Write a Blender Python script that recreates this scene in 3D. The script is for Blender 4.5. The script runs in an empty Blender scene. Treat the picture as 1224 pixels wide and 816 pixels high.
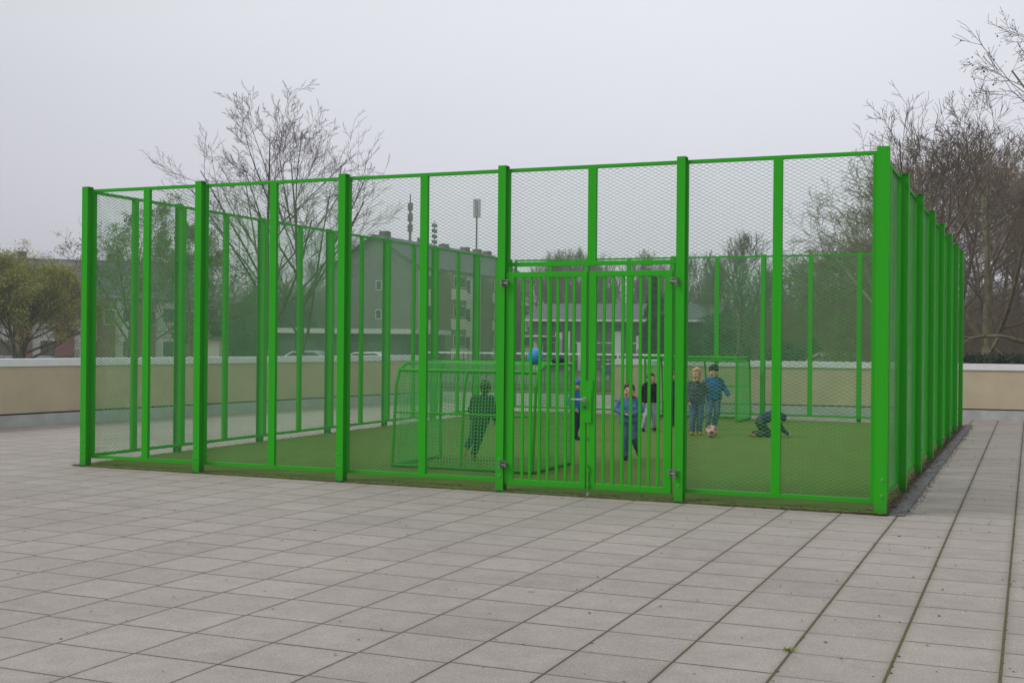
import bpy, bmesh, math, random
import numpy as np
from mathutils import Vector, Matrix
R = math.radians
sc = bpy.context.scene
COL = sc.collection

# ------------------------------------------------------------------ camera
F = 1471.58; ROLL = 0.00934; PITCH = -0.00052; YAW = -0.39898
CAM = Vector((1.270, -12.324, 1.65))
fw = Vector((math.sin(YAW)*math.cos(PITCH), math.cos(YAW)*math.cos(PITCH), math.sin(PITCH)))
rt = Vector((math.cos(YAW), -math.sin(YAW), 0)); up = rt.cross(fw)
c_, s_ = math.cos(ROLL), math.sin(ROLL)
rr = rt*c_ + up*s_; uu = up*c_ - rt*s_
cd = bpy.data.cameras.new('camera'); cam = bpy.data.objects.new('camera', cd); COL.objects.link(cam)
M4 = Matrix(((rr.x, uu.x, -fw.x, CAM.x), (rr.y, uu.y, -fw.y, CAM.y), (rr.z, uu.z, -fw.z, CAM.z), (0, 0, 0, 1)))
cam.matrix_world = M4
cd.sensor_width = 36; cd.lens = F/1224*36; cd.clip_end = 3000; cd.clip_start = 0.1
sc.camera = cam

def spot(u, D, z=None, v=None):
    """ground point seen in direction u (photo column) at view depth D; z given or from row v"""
    d = rr*(u-612)/F + fw
    if v is not None:
        d = d - uu*(v-408)/F
        return CAM + d*D
    p = CAM + d*D
    return Vector((p.x, p.y, z if z is not None else GZ))
GZ = -0.5        # level of the ground beyond the terrace

# ------------------------------------------------------------------ materials
def mat(name, col, rough=0.6, metal=0.0, spec=0.5, noise=0.0, nscale=20.0, bump=0.0, bscale=60.0):
    m = bpy.data.materials.new(name); m.use_nodes = True
    nt = m.node_tree; b = nt.nodes['Principled BSDF']
    b.inputs['Base Color'].default_value = (*col, 1); b.inputs['Roughness'].default_value = rough
    b.inputs['Metallic'].default_value = metal; b.inputs['Specular IOR Level'].default_value = spec
    if noise or bump:
        tc = nt.nodes.new('ShaderNodeTexCoord')
    if noise:
        n = nt.nodes.new('ShaderNodeTexNoise'); n.inputs['Scale'].default_value = nscale; n.inputs['Detail'].default_value = 5
        nt.links.new(tc.outputs['Object'], n.inputs['Vector'])
        r = nt.nodes.new('ShaderNodeValToRGB')
        r.color_ramp.elements[0].position = 0.3; r.color_ramp.elements[1].position = 0.7
        r.color_ramp.elements[0].color = (*[max(0, c*(1-noise)) for c in col], 1)
        r.color_ramp.elements[1].color = (*[min(1, c*(1+noise)) for c in col], 1)
        nt.links.new(n.outputs['Fac'], r.inputs['Fac']); nt.links.new(r.outputs['Color'], b.inputs['Base Color'])
    if bump:
        n2 = nt.nodes.new('ShaderNodeTexNoise'); n2.inputs['Scale'].default_value = bscale; n2.inputs['Detail'].default_value = 4
        nt.links.new(tc.outputs['Object'], n2.inputs['Vector'])
        bp = nt.nodes.new('ShaderNodeBump'); bp.inputs['Strength'].default_value = bump; bp.inputs['Distance'].default_value = 0.01
        nt.links.new(n2.outputs['Fac'], bp.inputs['Height']); nt.links.new(bp.outputs['Normal'], b.inputs['Normal'])
    return m

class G:
    """tiny node-graph helper"""
    def __init__(s, m): s.nt = m.node_tree
    def n(s, t, **k):
        nd = s.nt.nodes.new(t)
        for a, v in k.items(): setattr(nd, a, v)
        return nd
    def l(s, a, b): s.nt.links.new(a, b)
    def m(s, op, a, b=None, c=None, clamp=False):
        nd = s.n('ShaderNodeMath', operation=op, use_clamp=clamp)
        for i, v in enumerate((a, b, c)):
            if v is None: continue
            if isinstance(v, (int, float)): nd.inputs[i].default_value = v
            else: s.l(v, nd.inputs[i])
        return nd.outputs[0]
    def mix(s, f, a, b):
        nd = s.n('ShaderNodeMix', data_type='RGBA')
        for i, v in ((0, f), (6, a), (7, b)):
            if isinstance(v, (int, float)): nd.inputs[i].default_value = v
            elif isinstance(v, tuple): nd.inputs[i].default_value = (*v, 1)
            else: s.l(v, nd.inputs[i])
        return nd.outputs[2]
    def noise(s, vec, scale, detail=4, rough=0.5):
        nd = s.n('ShaderNodeTexNoise'); nd.inputs['Scale'].default_value = scale
        nd.inputs['Detail'].default_value = detail; nd.inputs['Roughness'].default_value = rough
        s.l(vec, nd.inputs['Vector']); return nd.outputs['Fac']
    def ramp(s, f, a, b):
        nd = s.n('ShaderNodeMapRange'); nd.inputs[1].default_value = a; nd.inputs[2].default_value = b
        s.l(f, nd.inputs[0]); return nd.outputs[0]

def paving_mat():
    m = bpy.data.materials.new('concrete_slabs'); m.use_nodes = True; g = G(m)
    b = m.node_tree.nodes['Principled BSDF']
    geo = g.n('ShaderNodeTexCoord'); sx = g.n('ShaderNodeSeparateXYZ'); P = geo.outputs['Object']
    g.l(P, sx.inputs[0]); x, y = sx.outputs[0], sx.outputs[1]
    wob = g.noise(P, 1.3, 2)
    cx = g.m('DIVIDE', g.m('SUBTRACT', x, 0.10), 0.522)
    ci = g.m('FLOOR', cx); fx = g.m('FRACT', cx)
    wn = g.n('ShaderNodeTexWhiteNoise', noise_dimensions='1D'); g.l(ci, wn.inputs['W'])
    off = g.m('MULTIPLY', g.m('SUBTRACT', wn.outputs['Value'], 0.5), 0.15)
    cy = g.m('ADD', g.m('DIVIDE', g.m('ADD', y, 0.22), 0.495), off)
    ri = g.m('FLOOR', cy); fy = g.m('FRACT', cy)
    ex = g.m('MULTIPLY', g.m('MINIMUM', fx, g.m('SUBTRACT', 1, fx)), 0.522)
    ey = g.m('MULTIPLY', g.m('MINIMUM', fy, g.m('SUBTRACT', 1, fy)), 0.495)
    # joint widths: wider and mossier towards the right of the cage
    jw = g.m('ADD', 0.0052, g.m('MULTIPLY', g.ramp(x, -2.5, 0.3), 0.003))
    jn = g.noise(P, 14, 4, 0.7)
    jw = g.m('MULTIPLY', jw, g.m('ADD', 0.55, jn))
    wr = g.n('ShaderNodeTexWhiteNoise', noise_dimensions='2D')
    cb = g.n('ShaderNodeCombineXYZ'); g.l(ci, cb.inputs[0]); g.l(ri, cb.inputs[1]); g.l(cb.outputs[0], wr.inputs['Vector'])
    jyw = g.m('MULTIPLY', 0.0064, g.m('ADD', 0.45, g.m('MULTIPLY', wr.outputs['Value'], 0.8)))
    jx = g.m('LESS_THAN', ex, jw); jy = g.m('LESS_THAN', ey, jyw)
    joint = g.m('MAXIMUM', jx, jy)
    # slab colour
    big = g.noise(P, 0.35, 4); mid = g.noise(P, 5, 6, 0.65); fine = g.noise(P, 110, 3, 0.9)
    vo = g.n('ShaderNodeTexVoronoi'); vo.inputs['Scale'].default_value = 95; g.l(P, vo.inputs['Vector'])
    val = g.m('ADD', 0.715, g.m('MULTIPLY', wr.outputs['Value'], 0.09))
    val = g.m('ADD', val, g.m('MULTIPLY', g.m('SUBTRACT', big, 0.5), 0.38))
    val = g.m('ADD', val, g.m('MULTIPLY', g.m('SUBTRACT', mid, 0.5), 0.36))
    val = g.m('ADD', val, g.m('MULTIPLY', g.m('SUBTRACT', fine, 0.5), 1.25))
    val = g.m('ADD', val, g.m('MULTIPLY', g.m('SUBTRACT', vo.outputs['Distance'], 0.4), 0.28))
    edge = g.ramp(g.m('MINIMUM', ex, ey), 0.0, 0.03)
    val = g.m('MULTIPLY', val, g.m('ADD', 0.86, g.m('MULTIPLY', edge, 0.14)))
    hs = g.n('ShaderNodeCombineXYZ')
    g.l(g.m('MULTIPLY', val, 0.445), hs.inputs[0]); g.l(g.m('MULTIPLY', val, 0.402), hs.inputs[1]); g.l(g.m('MULTIPLY', val, 0.362), hs.inputs[2])
    col = hs.outputs[0]
    # dark stains
    st = g.ramp(g.noise(P, 2.1, 6, 0.75), 0.60, 0.74)
    col = g.mix(g.m('MULTIPLY', st, 0.28), col, (0.13, 0.115, 0.10))
    v2 = g.n('ShaderNodeTexVoronoi'); v2.inputs['Scale'].default_value = 2.3; g.l(P, v2.inputs['Vector'])
    sp_ = g.n('ShaderNodeSeparateXYZ'); g.l(v2.outputs['Color'], sp_.inputs[0])
    gum = g.m('MULTIPLY', g.m('LESS_THAN', v2.outputs['Distance'], g.m('MULTIPLY', sp_.outputs[1], 0.07)), g.m('GREATER_THAN', sp_.outputs[0], 0.6))
    col = g.mix(g.m('MULTIPLY', gum, 0.4), col, (0.11, 0.10, 0.09))
    damp = g.ramp(g.noise(P, 0.9, 7, 0.7), 0.52, 0.66)
    col = g.mix(g.m('MULTIPLY', damp, 0.16), col, (0.17, 0.155, 0.14))
    # old brown film spreading from mossy joints on the right
    film = g.m('MULTIPLY', g.ramp(x, -1.2, 1.6), g.m('SUBTRACT', 1, g.ramp(ex, 0.0, 0.06)))
    col = g.mix(g.m('MULTIPLY', film, 0.35), col, (0.12, 0.10, 0.06))
    moss = g.m('MULTIPLY', g.ramp(x, -1.5, 0.5), g.ramp(jn, 0.42, 0.6))
    jc = g.mix(moss, (0.088, 0.068, 0.050), (0.115, 0.112, 0.030))
    col = g.mix(joint, col, jc)
    g.l(col, b.inputs['Base Color']); b.inputs['Roughness'].default_value = 0.82; b.inputs['Specular IOR Level'].default_value = 0.3
    hgt = g.m('ADD', g.m('MULTIPLY', g.m('SUBTRACT', 1, joint), 0.6), g.m('MULTIPLY', fine, 0.35))
    bp = g.n('ShaderNodeBump'); bp.inputs['Strength'].default_value = 0.5; bp.inputs['Distance'].default_value = 0.006
    g.l(hgt, bp.inputs['Height']); g.l(bp.outputs[0], b.inputs['Normal'])
    return m

def turf_mat():
    m = bpy.data.materials.new('artificial_turf'); m.use_nodes = True; g = G(m); b = m.node_tree.nodes['Principled BSDF']
    tc = g.n('ShaderNodeTexCoord'); P = tc.outputs['Object']; sx = g.n('ShaderNodeSeparateXYZ'); g.l(P, sx.inputs[0])
    x, y = sx.outputs[0], sx.outputs[1]
    big = g.noise(P, 0.5, 4); mid = g.noise(P, 3, 6, 0.7); fine = g.noise(P, 220, 3, 0.8)
    col = g.mix(g.ramp(mid, 0.3, 0.7), (0.102, 0.186, 0.034), (0.128, 0.230, 0.045))
    col = g.mix(g.m('MULTIPLY', g.ramp(big, 0.4, 0.65), 0.5), col, (0.132, 0.184, 0.044))
    # brown leaf dust that collects along the borders
    dx = g.m('MINIMUM', g.m('ABSOLUTE', g.m('ADD', x, 0.1)), g.m('ABSOLUTE', g.m('ADD', x, 10.0)))
    dy = g.m('MINIMUM', g.m('ABSOLUTE', y), g.m('ABSOLUTE', g.m('SUBTRACT', y, 14.2)))
    d = g.m('MINIMUM', dx, dy)
    e = g.m('SUBTRACT', 1, g.ramp(g.m('ADD', d, g.m('MULTIPLY', g.m('SUBTRACT', g.noise(P, 9, 5, 0.7), 0.5), 0.4)), 0.0, 0.16))
    col = g.mix(g.m('MULTIPLY', e, 0.7), col, (0.150, 0.135, 0.050))
    col = g.mix(g.m('MULTIPLY', g.ramp(fine, 0.35, 0.75), 0.35), col, (0.05, 0.08, 0.02))
    g.l(col, b.inputs['Base Color']); b.inputs['Roughness'].default_value = 0.95; b.inputs['Specular IOR Level'].default_value = 0.1
    bp = g.n('ShaderNodeBump'); bp.inputs['Strength'].default_value = 0.8; bp.inputs['Distance'].default_value = 0.008
    g.l(fine, bp.inputs['Height']); g.l(bp.outputs[0], b.inputs['Normal'])
    return m

def green_mat(name, col):
    m = bpy.data.materials.new(name); m.use_nodes = True; g = G(m); b = m.node_tree.nodes['Principled BSDF']
    tc = g.n('ShaderNodeTexCoord'); P = tc.outputs['Object']
    n = g.noise(P, 3.0, 6, 0.7); sx = g.n('ShaderNodeSeparateXYZ'); g.l(P, sx.inputs[0])
    c = g.mix(g.m('MULTIPLY', g.ramp(n, 0.45, 0.75), 0.35), col, (col[0]*1.5, col[1]*0.84, col[2]*1.8))
    # splashed dirt near the feet
    low = g.m('SUBTRACT', 1, g.ramp(g.m('ADD', sx.outputs[2], g.m('MULTIPLY', n, 0.12)), 0.05, 0.22))
    c = g.mix(g.m('MULTIPLY', low, 0.45), c, (0.07, 0.09, 0.035))
    g.l(c, b.inputs['Base Color']); b.inputs['Roughness'].default_value = 0.45; b.inputs['Specular IOR Level'].default_value = 0.14
    return m

GREEN = green_mat('green_powder_coat', (0.021, 0.372, 0.006))
GREENM = mat('green_coated_mesh', (0.060, 0.34, 0.060), 0.35, spec=0.4, noise=0.2, nscale=4)
GREENN = mat('green_net', (0.05, 0.48, 0.06), 0.5)
STEEL = mat('galvanised_steel', (0.42, 0.43, 0.42), 0.35, 0.9, noise=0.15, nscale=30)
DARKSTEEL = mat('dark_steel', (0.10, 0.11, 0.10), 0.4, 0.8)
CONCRETE = mat('grey_concrete', (0.46, 0.47, 0.46), 0.85, noise=0.14, nscale=3, bump=0.25)
COPING = mat('pale_metal_coping', (0.82, 0.83, 0.84), 0.45, 0.1, noise=0.05, nscale=5)
BEIGE = mat('beige_render_panel', (0.540, 0.455, 0.310), 0.8, noise=0.08, nscale=2.2)
GAP = mat('dark_gap', (0.03, 0.027, 0.024), 0.9)

# ------------------------------------------------------------------ mesh helpers
def link(name, me, m=None, parent=None):
    o = bpy.data.objects.new(name, me); COL.objects.link(o)
    if m is not None:
        for k in (m if isinstance(m, (list, tuple)) else [m]): me.materials.append(k)
    if parent: o.parent = parent
    return o
def tag(o, label=None, cat=None, group=None, kind=None):
    if label: o['label'] = label
    if cat: o['category'] = cat
    if group: o['group'] = group
    if kind: o['kind'] = kind
    return o
def empty(name, loc=(0, 0, 0), rz=0):
    o = bpy.data.objects.new(name, None); COL.objects.link(o); o.location = loc; o.rotation_euler = (0, 0, rz)
    o.empty_display_size = 0.2
    return o
def children(o): return [c for c in bpy.data.objects if c.parent == o]
def copy_tree(o, loc=None, rz=None, scale=None):
    kids = {}
    for c in bpy.data.objects:
        if c.parent: kids.setdefault(c.parent.name, []).append(c)
    def cp(a, par):
        b = a.copy(); COL.objects.link(b); b.parent = par
        for ch in kids.get(a.name, []): cp(ch, b)
        return b
    r = cp(o, None)
    if loc is not None: r.location = loc
    if rz is not None: r.rotation_euler = (0, 0, rz)
    if scale is not None: r.scale = scale if isinstance(scale, (tuple, list)) else (scale,)*3
    return r

class MB:
    def __init__(s): s.v = []; s.f = []; s.mi = []; s.cur = 0
    def add(s, vs, fs):
        o = len(s.v); s.v += [tuple(p) for p in vs]
        s.f += [tuple(i+o for i in f) for f in fs]; s.mi += [s.cur]*len(fs); return s
    def box(s, x0, x1, y0, y1, z0, z1):
        vs = [(x0,y0,z0),(x1,y0,z0),(x1,y1,z0),(x0,y1,z0),(x0,y0,z1),(x1,y0,z1),(x1,y1,z1),(x0,y1,z1)]
        return s.add(vs, [(0,3,2,1),(4,5,6,7),(0,1,5,4),(1,2,6,5),(2,3,7,6),(3,0,4,7)])
    def tube(s, p, q, r0, r1=None, n=8, caps=True):
        r1 = r0 if r1 is None else r1
        p = Vector(p); q = Vector(q); d = (q-p)
        if d.length < 1e-6: return s
        d.normalize(); a = d.orthogonal().normalized(); b = d.cross(a)
        vs = []
        for c, r in ((p, r0), (q, r1)):
            for i in range(n):
                t = 2*math.pi*i/n; vs.append(c + a*math.cos(t)*r + b*math.sin(t)*r)
        fs = [(i, (i+1) % n, n+(i+1) % n, n+i) for i in range(n)]
        if caps: fs += [tuple(range(n-1, -1, -1)), tuple(range(n, 2*n))]
        return s.add(vs, fs)
    def path(s, pts, r, n=8):
        for a, b in zip(pts, pts[1:]): s.tube(a, b, r, r, n)
        return s
    def ball(s, c, r, seg=10, rings=7, sc_=(1, 1, 1)):
        vs = [(c[0], c[1], c[2]+r*sc_[2])]
        for i in range(1, rings):
            t = math.pi*i/rings
            for j in range(seg):
                a = 2*math.pi*j/seg
                vs.append((c[0]+r*sc_[0]*math.sin(t)*math.cos(a), c[1]+r*sc_[1]*math.sin(t)*math.sin(a), c[2]+r*sc_[2]*math.cos(t)))
        vs.append((c[0], c[1], c[2]-r*sc_[2])); L = len(vs)-1
        fs = [(0, 1+j, 1+(j+1) % seg) for j in range(seg)]
        for i in range(rings-2):
            for j in range(seg):
                a = 1+i*seg+j; b = 1+i*seg+(j+1) % seg; fs.append((a, a+seg, b+seg, b))
        fs += [(L, 1+(rings-2)*seg+(j+1) % seg, 1+(rings-2)*seg+j) for j in range(seg)]
        return s.add(vs, fs)
    def prism(s, poly, z0, z1):
        n = len(poly); vs = [(x, y, z0) for x, y in poly] + [(x, y, z1) for x, y in poly]
        return s.add(vs, [tuple(range(n-1, -1, -1)), tuple(range(n, 2*n))] + [(i, (i+1) % n, n+(i+1) % n, n+i) for i in range(n)])
    def mesh(s, name, smooth=False):
        me = bpy.data.meshes.new(name); me.from_pydata(s.v, [], s.f)
        if any(s.mi): me.polygons.foreach_set('material_index', s.mi)
        if smooth: me.polygons.foreach_set('use_smooth', [True]*len(s.f))
        me.update(); return me
    def build(s, name, m, parent=None, smooth=False, bevel=0):
        o = link(name, s.mesh(name, smooth), m, parent)
        if bevel:
            b = o.modifiers.new('bevel', 'BEVEL'); b.width = bevel; b.segments = 2; b.limit_method = 'ANGLE'
        return o

# ------------------------------------------------------------------ world and light
w = bpy.data.worlds.new('World'); sc.world = w; w.use_nodes = True
nt = w.node_tree; bg = nt.nodes['Background']
sky = nt.nodes.new('ShaderNodeTexSky'); sky.sky_type = 'NISHITA'; sky.sun_disc = False
SUN_EL, SUN_AZ = R(42), R(232)          # azimuth clockwise from +Y: light comes from behind-left of the camera
sky.sun_elevation = SUN_EL; sky.sun_rotation = SUN_AZ; sky.air_density = 1.0; sky.dust_density = 4; sky.ozone_density = 1
hs = nt.nodes.new('ShaderNodeHueSaturation'); hs.inputs['Saturation'].default_value = 0.35
nt.links.new(sky.outputs[0], hs.inputs['Color'])
tc = nt.nodes.new('ShaderNodeTexCoord'); sp = nt.nodes.new('ShaderNodeSeparateXYZ'); nt.links.new(tc.outputs['Generated'], sp.inputs[0])
rp = nt.nodes.new('ShaderNodeValToRGB'); e = rp.color_ramp.elements
e[0].position = 0.0; e[0].color = (8.3, 8.3, 9.1, 1); e[1].position = 0.9; e[1].color = (9.9, 10.0, 10.6, 1)
mm = e.new(0.13); mm.color = (8.95, 9.05, 9.9, 1); m3 = e.new(0.30); m3.color = (9.75, 10.0, 10.75, 1)
nt.links.new(sp.outputs[2], rp.inputs['Fac'])
cn = nt.nodes.new('ShaderNodeTexNoise'); cn.inputs['Scale'].default_value = 1.6; cn.inputs['Detail'].default_value = 5
mp = nt.nodes.new('ShaderNodeMapping'); mp.inputs['Scale'].default_value = (1, 1, 3); nt.links.new(tc.outputs['Generated'], mp.inputs[0]); nt.links.new(mp.outputs[0], cn.inputs['Vector'])
mr = nt.nodes.new('ShaderNodeMapRange'); mr.inputs[1].default_value = 0.3; mr.inputs[2].default_value = 0.7; mr.inputs[3].default_value = 0.965; mr.inputs[4].default_value = 1.035
nt.links.new(cn.outputs['Fac'], mr.inputs[0])
vm = nt.nodes.new('ShaderNodeVectorMath'); vm.operation = 'SCALE'; nt.links.new(rp.outputs[0], vm.inputs[0]); nt.links.new(mr.outputs[0], vm.inputs['Scale'])
mx = nt.nodes.new('ShaderNodeMix'); mx.data_type = 'RGBA'; mx.inputs[0].default_value = 0.94
nt.links.new(hs.outputs[0], mx.inputs[6]); nt.links.new(vm.outputs[0], mx.inputs[7])
dt = nt.nodes.new('ShaderNodeVectorMath'); dt.operation = 'DOT_PRODUCT'; nt.links.new(tc.outputs['Generated'], dt.inputs[0])
_s = (rr*(800-612)/F + fw + uu*(408+150)/F).normalized(); dt.inputs[1].default_value = tuple(_s)
m4 = nt.nodes.new('ShaderNodeMapRange'); m4.inputs[1].default_value = 0.84; m4.inputs[2].default_value = 0.99; m4.inputs[3].default_value = 0.83; m4.inputs[4].default_value = 1.02
nt.links.new(dt.outputs['Value'], m4.inputs[0])
v5 = nt.nodes.new('ShaderNodeVectorMath'); v5.operation = 'SCALE'; nt.links.new(mx.outputs[2], v5.inputs[0]); nt.links.new(m4.outputs[0], v5.inputs['Scale'])
nt.links.new(v5.outputs[0], bg.inputs['Color']); bg.inputs['Strength'].default_value = 0.08

sl = bpy.data.lights.new('sun', 'SUN'); sl.energy = 1.4; sl.angle = R(20); sl.color = (1, 0.97, 0.92)
so = bpy.data.objects.new('sun', sl); COL.objects.link(so)
sd = Vector((math.sin(SUN_AZ)*math.cos(SUN_EL), math.cos(SUN_AZ)*math.cos(SUN_EL), math.sin(SUN_EL)))
so.rotation_euler = (-sd).to_track_quat('-Z', 'Y').to_euler(); so.location = (0, -20, 20)
sc.view_settings.view_transform = 'Standard'; sc.view_settings.look = 'None'; sc.view_settings.exposure = 0.13; sc.view_settings.gamma = 1

# ------------------------------------------------------------------ ground
GRASS = mat('rough_grass', (0.075, 0.088, 0.038), 0.95, spec=0.1, noise=0.4, nscale=0.6)
MB().add([(-420, -60, GZ), (260, -60, GZ), (260, 420, GZ), (-420, 420, GZ)], [(0, 1, 2, 3)]).build('ground', GRASS)['kind'] = 'structure'
ASPH = mat('asphalt', (0.085, 0.083, 0.08), 0.9, noise=0.2, nscale=2)
WL = [(-17.3, -14.0), (-15.75, 4.46), (-13.9, 17.3)]      # inner foot of the left parapet
WB = [(-7.95, 15.85), (1.14, 16.86), (16.0, 18.5)]        # inner foot of the back parapet
RAILA, RAILB = Vector((-13.9, 17.3, 0)), Vector((-6.8, 18.1, 0))
PAVE = paving_mat()
poly = [(-17.3, -30), (24, -30), (24, 19.38), (1.14, 16.86), (-7.95, 15.85), (-7.95, 17.97), (-13.9, 17.3), (-15.75, 4.46), (-17.3, -14)]
pv = MB().prism(poly, GZ+0.004, 0.0).build('pavement', PAVE); pv['kind'] = 'structure'
# road behind the terrace where the cars stand
p1, p2, p3, p4 = spot(-200, 62), spot(700, 62), spot(760, 76), spot(-260, 76)
MB().add([(p.x, p.y, GZ+0.02) for p in (p1, p2, p3, p4)], [(0, 1, 2, 3)]).build('road', ASPH)['kind'] = 'structure'
turf = MB().box(-10.02, -0.03, 0.0, 14.22, 0.002, 0.014).build('turf', turf_mat()); turf['kind'] = 'structure'
# narrow strip of dark setts on the right of the court
def sett_mat():
    m = bpy.data.materials.new('dark_setts'); m.use_nodes = True; g = G(m); b = m.node_tree.nodes['Principled BSDF']
    tc = g.n('ShaderNodeTexCoord'); P = tc.outputs['Object']
    vo = g.n('ShaderNodeTexVoronoi'); vo.inputs['Scale'].default_value = 16; g.l(P, vo.inputs['Vector'])
    col = g.mix(vo.outputs['Color'], (0.10, 0.10, 0.105), (0.19, 0.19, 0.20))
    col = g.mix(g.ramp(g.noise(P, 12, 4, 0.7), 0.52, 0.66), col, (0.05, 0.045, 0.035))
    col = g.mix(g.m('MULTIPLY', g.ramp(g.noise(P, 5, 4, 0.7), 0.55, 0.68), 0.7), col, (0.09, 0.10, 0.02))
    g.l(col, b.inputs['Base Color']); b.inputs['Roughness'].default_value = 0.9
    bp = g.n('ShaderNodeBump'); bp.inputs['Distance'].default_value = 0.02; g.l(vo.outputs['Distance'], bp.inputs['Height']); g.l(bp.outputs[0], b.inputs['Normal'])
    return m
MB().box(0.025, 0.165, 0.02, 14.9, 0.004, 0.012).build('kerb_strip', sett_mat())['kind'] = 'structure'
EARTH = mat('leafy_earth', (0.10, 0.068, 0.04), 0.95, noise=0.5, nscale=30, bump=0.5)
MB().box(-0.028, 0.023, 0.0, 14.4, 0.003, 0.010).build('soil_strip', EARTH)['kind'] = 'structure'

# leaf litter along the foot of the cage (countless)
random.seed(4)
lm = MB()
def litter(x, y, z=0.012, s=0.02):
    a = random.random()*6.28; l = s*(0.5+random.random()); wd = l*(0.25+0.5*random.random())
    lm.cur = random.choice((0, 0, 1, 2))
    ca, sa = math.cos(a), math.sin(a); zz = z+random.random()*0.006
    lm.add([(x+ca*l, y+sa*l, zz), (x-sa*wd, y+ca*wd, zz+0.006*random.random()), (x-ca*l, y-sa*l, zz), (x+sa*wd, y-ca*wd, zz+0.004)], [(0, 1, 2, 3)])
for i in range(2600): litter(random.gauss(-0.03, 0.05), random.random()**0.9*14.3, 0.014)
for i in range(1000): litter(-random.random()**2.2*10, random.gauss(-0.005, 0.018), 0.012, 0.013)
for i in range(500): litter(-random.random()*10, random.gauss(0.15, 0.10), 0.016, 0.016)
for i in range(420): litter(random.uniform(-9, 3.5), random.uniform(-9, -0.1), 0.002, 0.010)
for i in range(300): litter(random.uniform(0.2, 3.2), random.uniform(-6, 15), 0.002, 0.014)
for i in range(900): litter(random.gauss(0.18, 0.03), random.random()*14.5, 0.003, 0.012)
for i in range(400): litter(-10.0+random.gauss(0, 0.04), random.random()*14, 0.016, 0.018)
LIT = [mat('leaf_brown', (0.11, 0.065, 0.035), 0.9), mat('leaf_dark', (0.05, 0.04, 0.03), 0.9), mat('leaf_tan', (0.22, 0.16, 0.09), 0.9)]
tag(lm.build('leaf_litter', LIT), kind='stuff')
# a small weed in a paving joint and moss cushions
wm = MB()
MOSS = mat('moss_green', (0.17, 0.22, 0.03), 0.9, noise=0.3, nscale=60)
for i in range(40):
    a = random.random()*6.28; l = random.uniform(0.01, 0.03); x, y = 0.085+random.gauss(0, 0.012), -5.66+random.gauss(0, 0.014)
    wm.add([(x, y, 0.001), (x+math.cos(a)*l, y+math.sin(a)*l, 0.01+random.random()*0.02), (x+math.cos(a+.5)*l*.6, y+math.sin(a+.5)*l*.6, 0.012)], [(0, 1, 2)])
tag(wm.build('weed', MOSS), 'tiny yellow-green weed growing in a paving joint in the foreground', 'weed')
mm_ = MB()
for i in range(420):
    if random.random() < 0.55: x = random.choice((0.105, 0.627, 1.149))+random.gauss(0, 0.006); y = random.uniform(-7, 14)
    else: x = 0.175+random.gauss(0, 0.02); y = random.uniform(0, 14)
    r = random.uniform(0.003, 0.009)
    mm_.ball((x, y, 0.002), r, 6, 4, (1, 1.8, 0.5))
tag(mm_.build('moss', mat('joint_moss', (0.085, 0.095, 0.02), 0.95, noise=0.4, nscale=30)), kind='stuff')

# ------------------------------------------------------------------ parapets
def parapet(name, label, pts, side):
    root = empty(name, (pts[0][0], pts[0][1], 0)); ox, oy = pts[0]
    P = [Vector((x-ox, y-oy, 0)) for x, y in pts]
    def run(mb, o0, o1, z0, z1):
        # o0..o1 offsets outward from the inner face line
        A = []; B = []
        for i, p in enumerate(P):
            if i == 0: d = (P[1]-P[0]).normalized(); nn = Vector((-d.y, d.x, 0))*side; k = 1
            elif i == len(P)-1: d = (P[-1]-P[-2]).normalized(); nn = Vector((-d.y, d.x, 0))*side; k = 1
            else:
                d1 = (P[i]-P[i-1]).normalized(); d2 = (P[i+1]-P[i]).normalized(); n1 = Vector((-d1.y, d1.x, 0))*side; n2 = Vector((-d2.y, d2.x, 0))*side
                nn = (n1+n2).normalized(); k = 1/nn.dot(n1)
            A.append(p+nn*o0*k); B.append(p+nn*o1*k)
        for i in range(len(P)-1):
            q = [A[i], A[i+1], B[i+1], B[i]]
            if side < 0: q = q[::-1]
            q = q[::-1]
            mb.prism([(v.x, v.y) for v in q], z0, z1)
    b = MB(); run(b, 0.0, 0.40, 0.0, 0.215); b.build('base_plinth', CONCRETE, root)
    b = MB(); run(b, 0.07, 0.34, 0.215, 0.245); b.build('shadow_gap', GAP, root)
    b = MB(); run(b, 0.03, 0.37, 0.245, 1.095); b.build('panel', BEIGE, root)
    b = MB(); run(b, 0.0, 0.42, 1.10, 1.235); b.build('coping', COPING, root)
    # lower face down to the outside ground
    b = MB(); run(b, 0.05, 0.35, GZ, 0.0); b.build('footing', CONCRETE, root)
    return tag(root, label, 'parapet wall')
parapet('parapet_wall', 'long beige parapet wall with pale coping along the left side of the terrace', WL, 1)
parapet('parapet_wall', 'beige parapet wall with pale coping behind the far end of the cage and path', WB, 1)

# railing on a low plinth between the two parapets
rl = empty('railing', tuple(RAILA)); tag(rl, 'dark vertical bar railing on a low concrete plinth between the two parapet walls', 'railing')
d = RAILB-RAILA; L = d.length; rl.rotation_euler = (0, 0, math.atan2(d.y, d.x))
MB().box(0, L, 0.0, 0.3, GZ, 0.26).build('base_plinth', CONCRETE, rl)
MB().box(0, L, 0.12, 0.17, 1.30, 1.34).build('top_rail', COPING, rl)
MB().box(0, L, 0.13, 0.16, 0.36, 0.39).build('bottom_rail', DARKSTEEL, rl)
RAILM = mat('railing_paint', (0.07, 0.09, 0.085), 0.5)
bm_ = MB().box(-0.010, 0.010, 0.135, 0.155, 0.39, 1.30).mesh('bar')
bm_.materials.append(RAILM)
n = int(L/0.125)
for i in range(n):
    o = bpy.data.objects.new('bar', bm_); COL.objects.link(o); o.parent = rl; o.location = (0.06+i*0.125, 0, 0)
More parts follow.
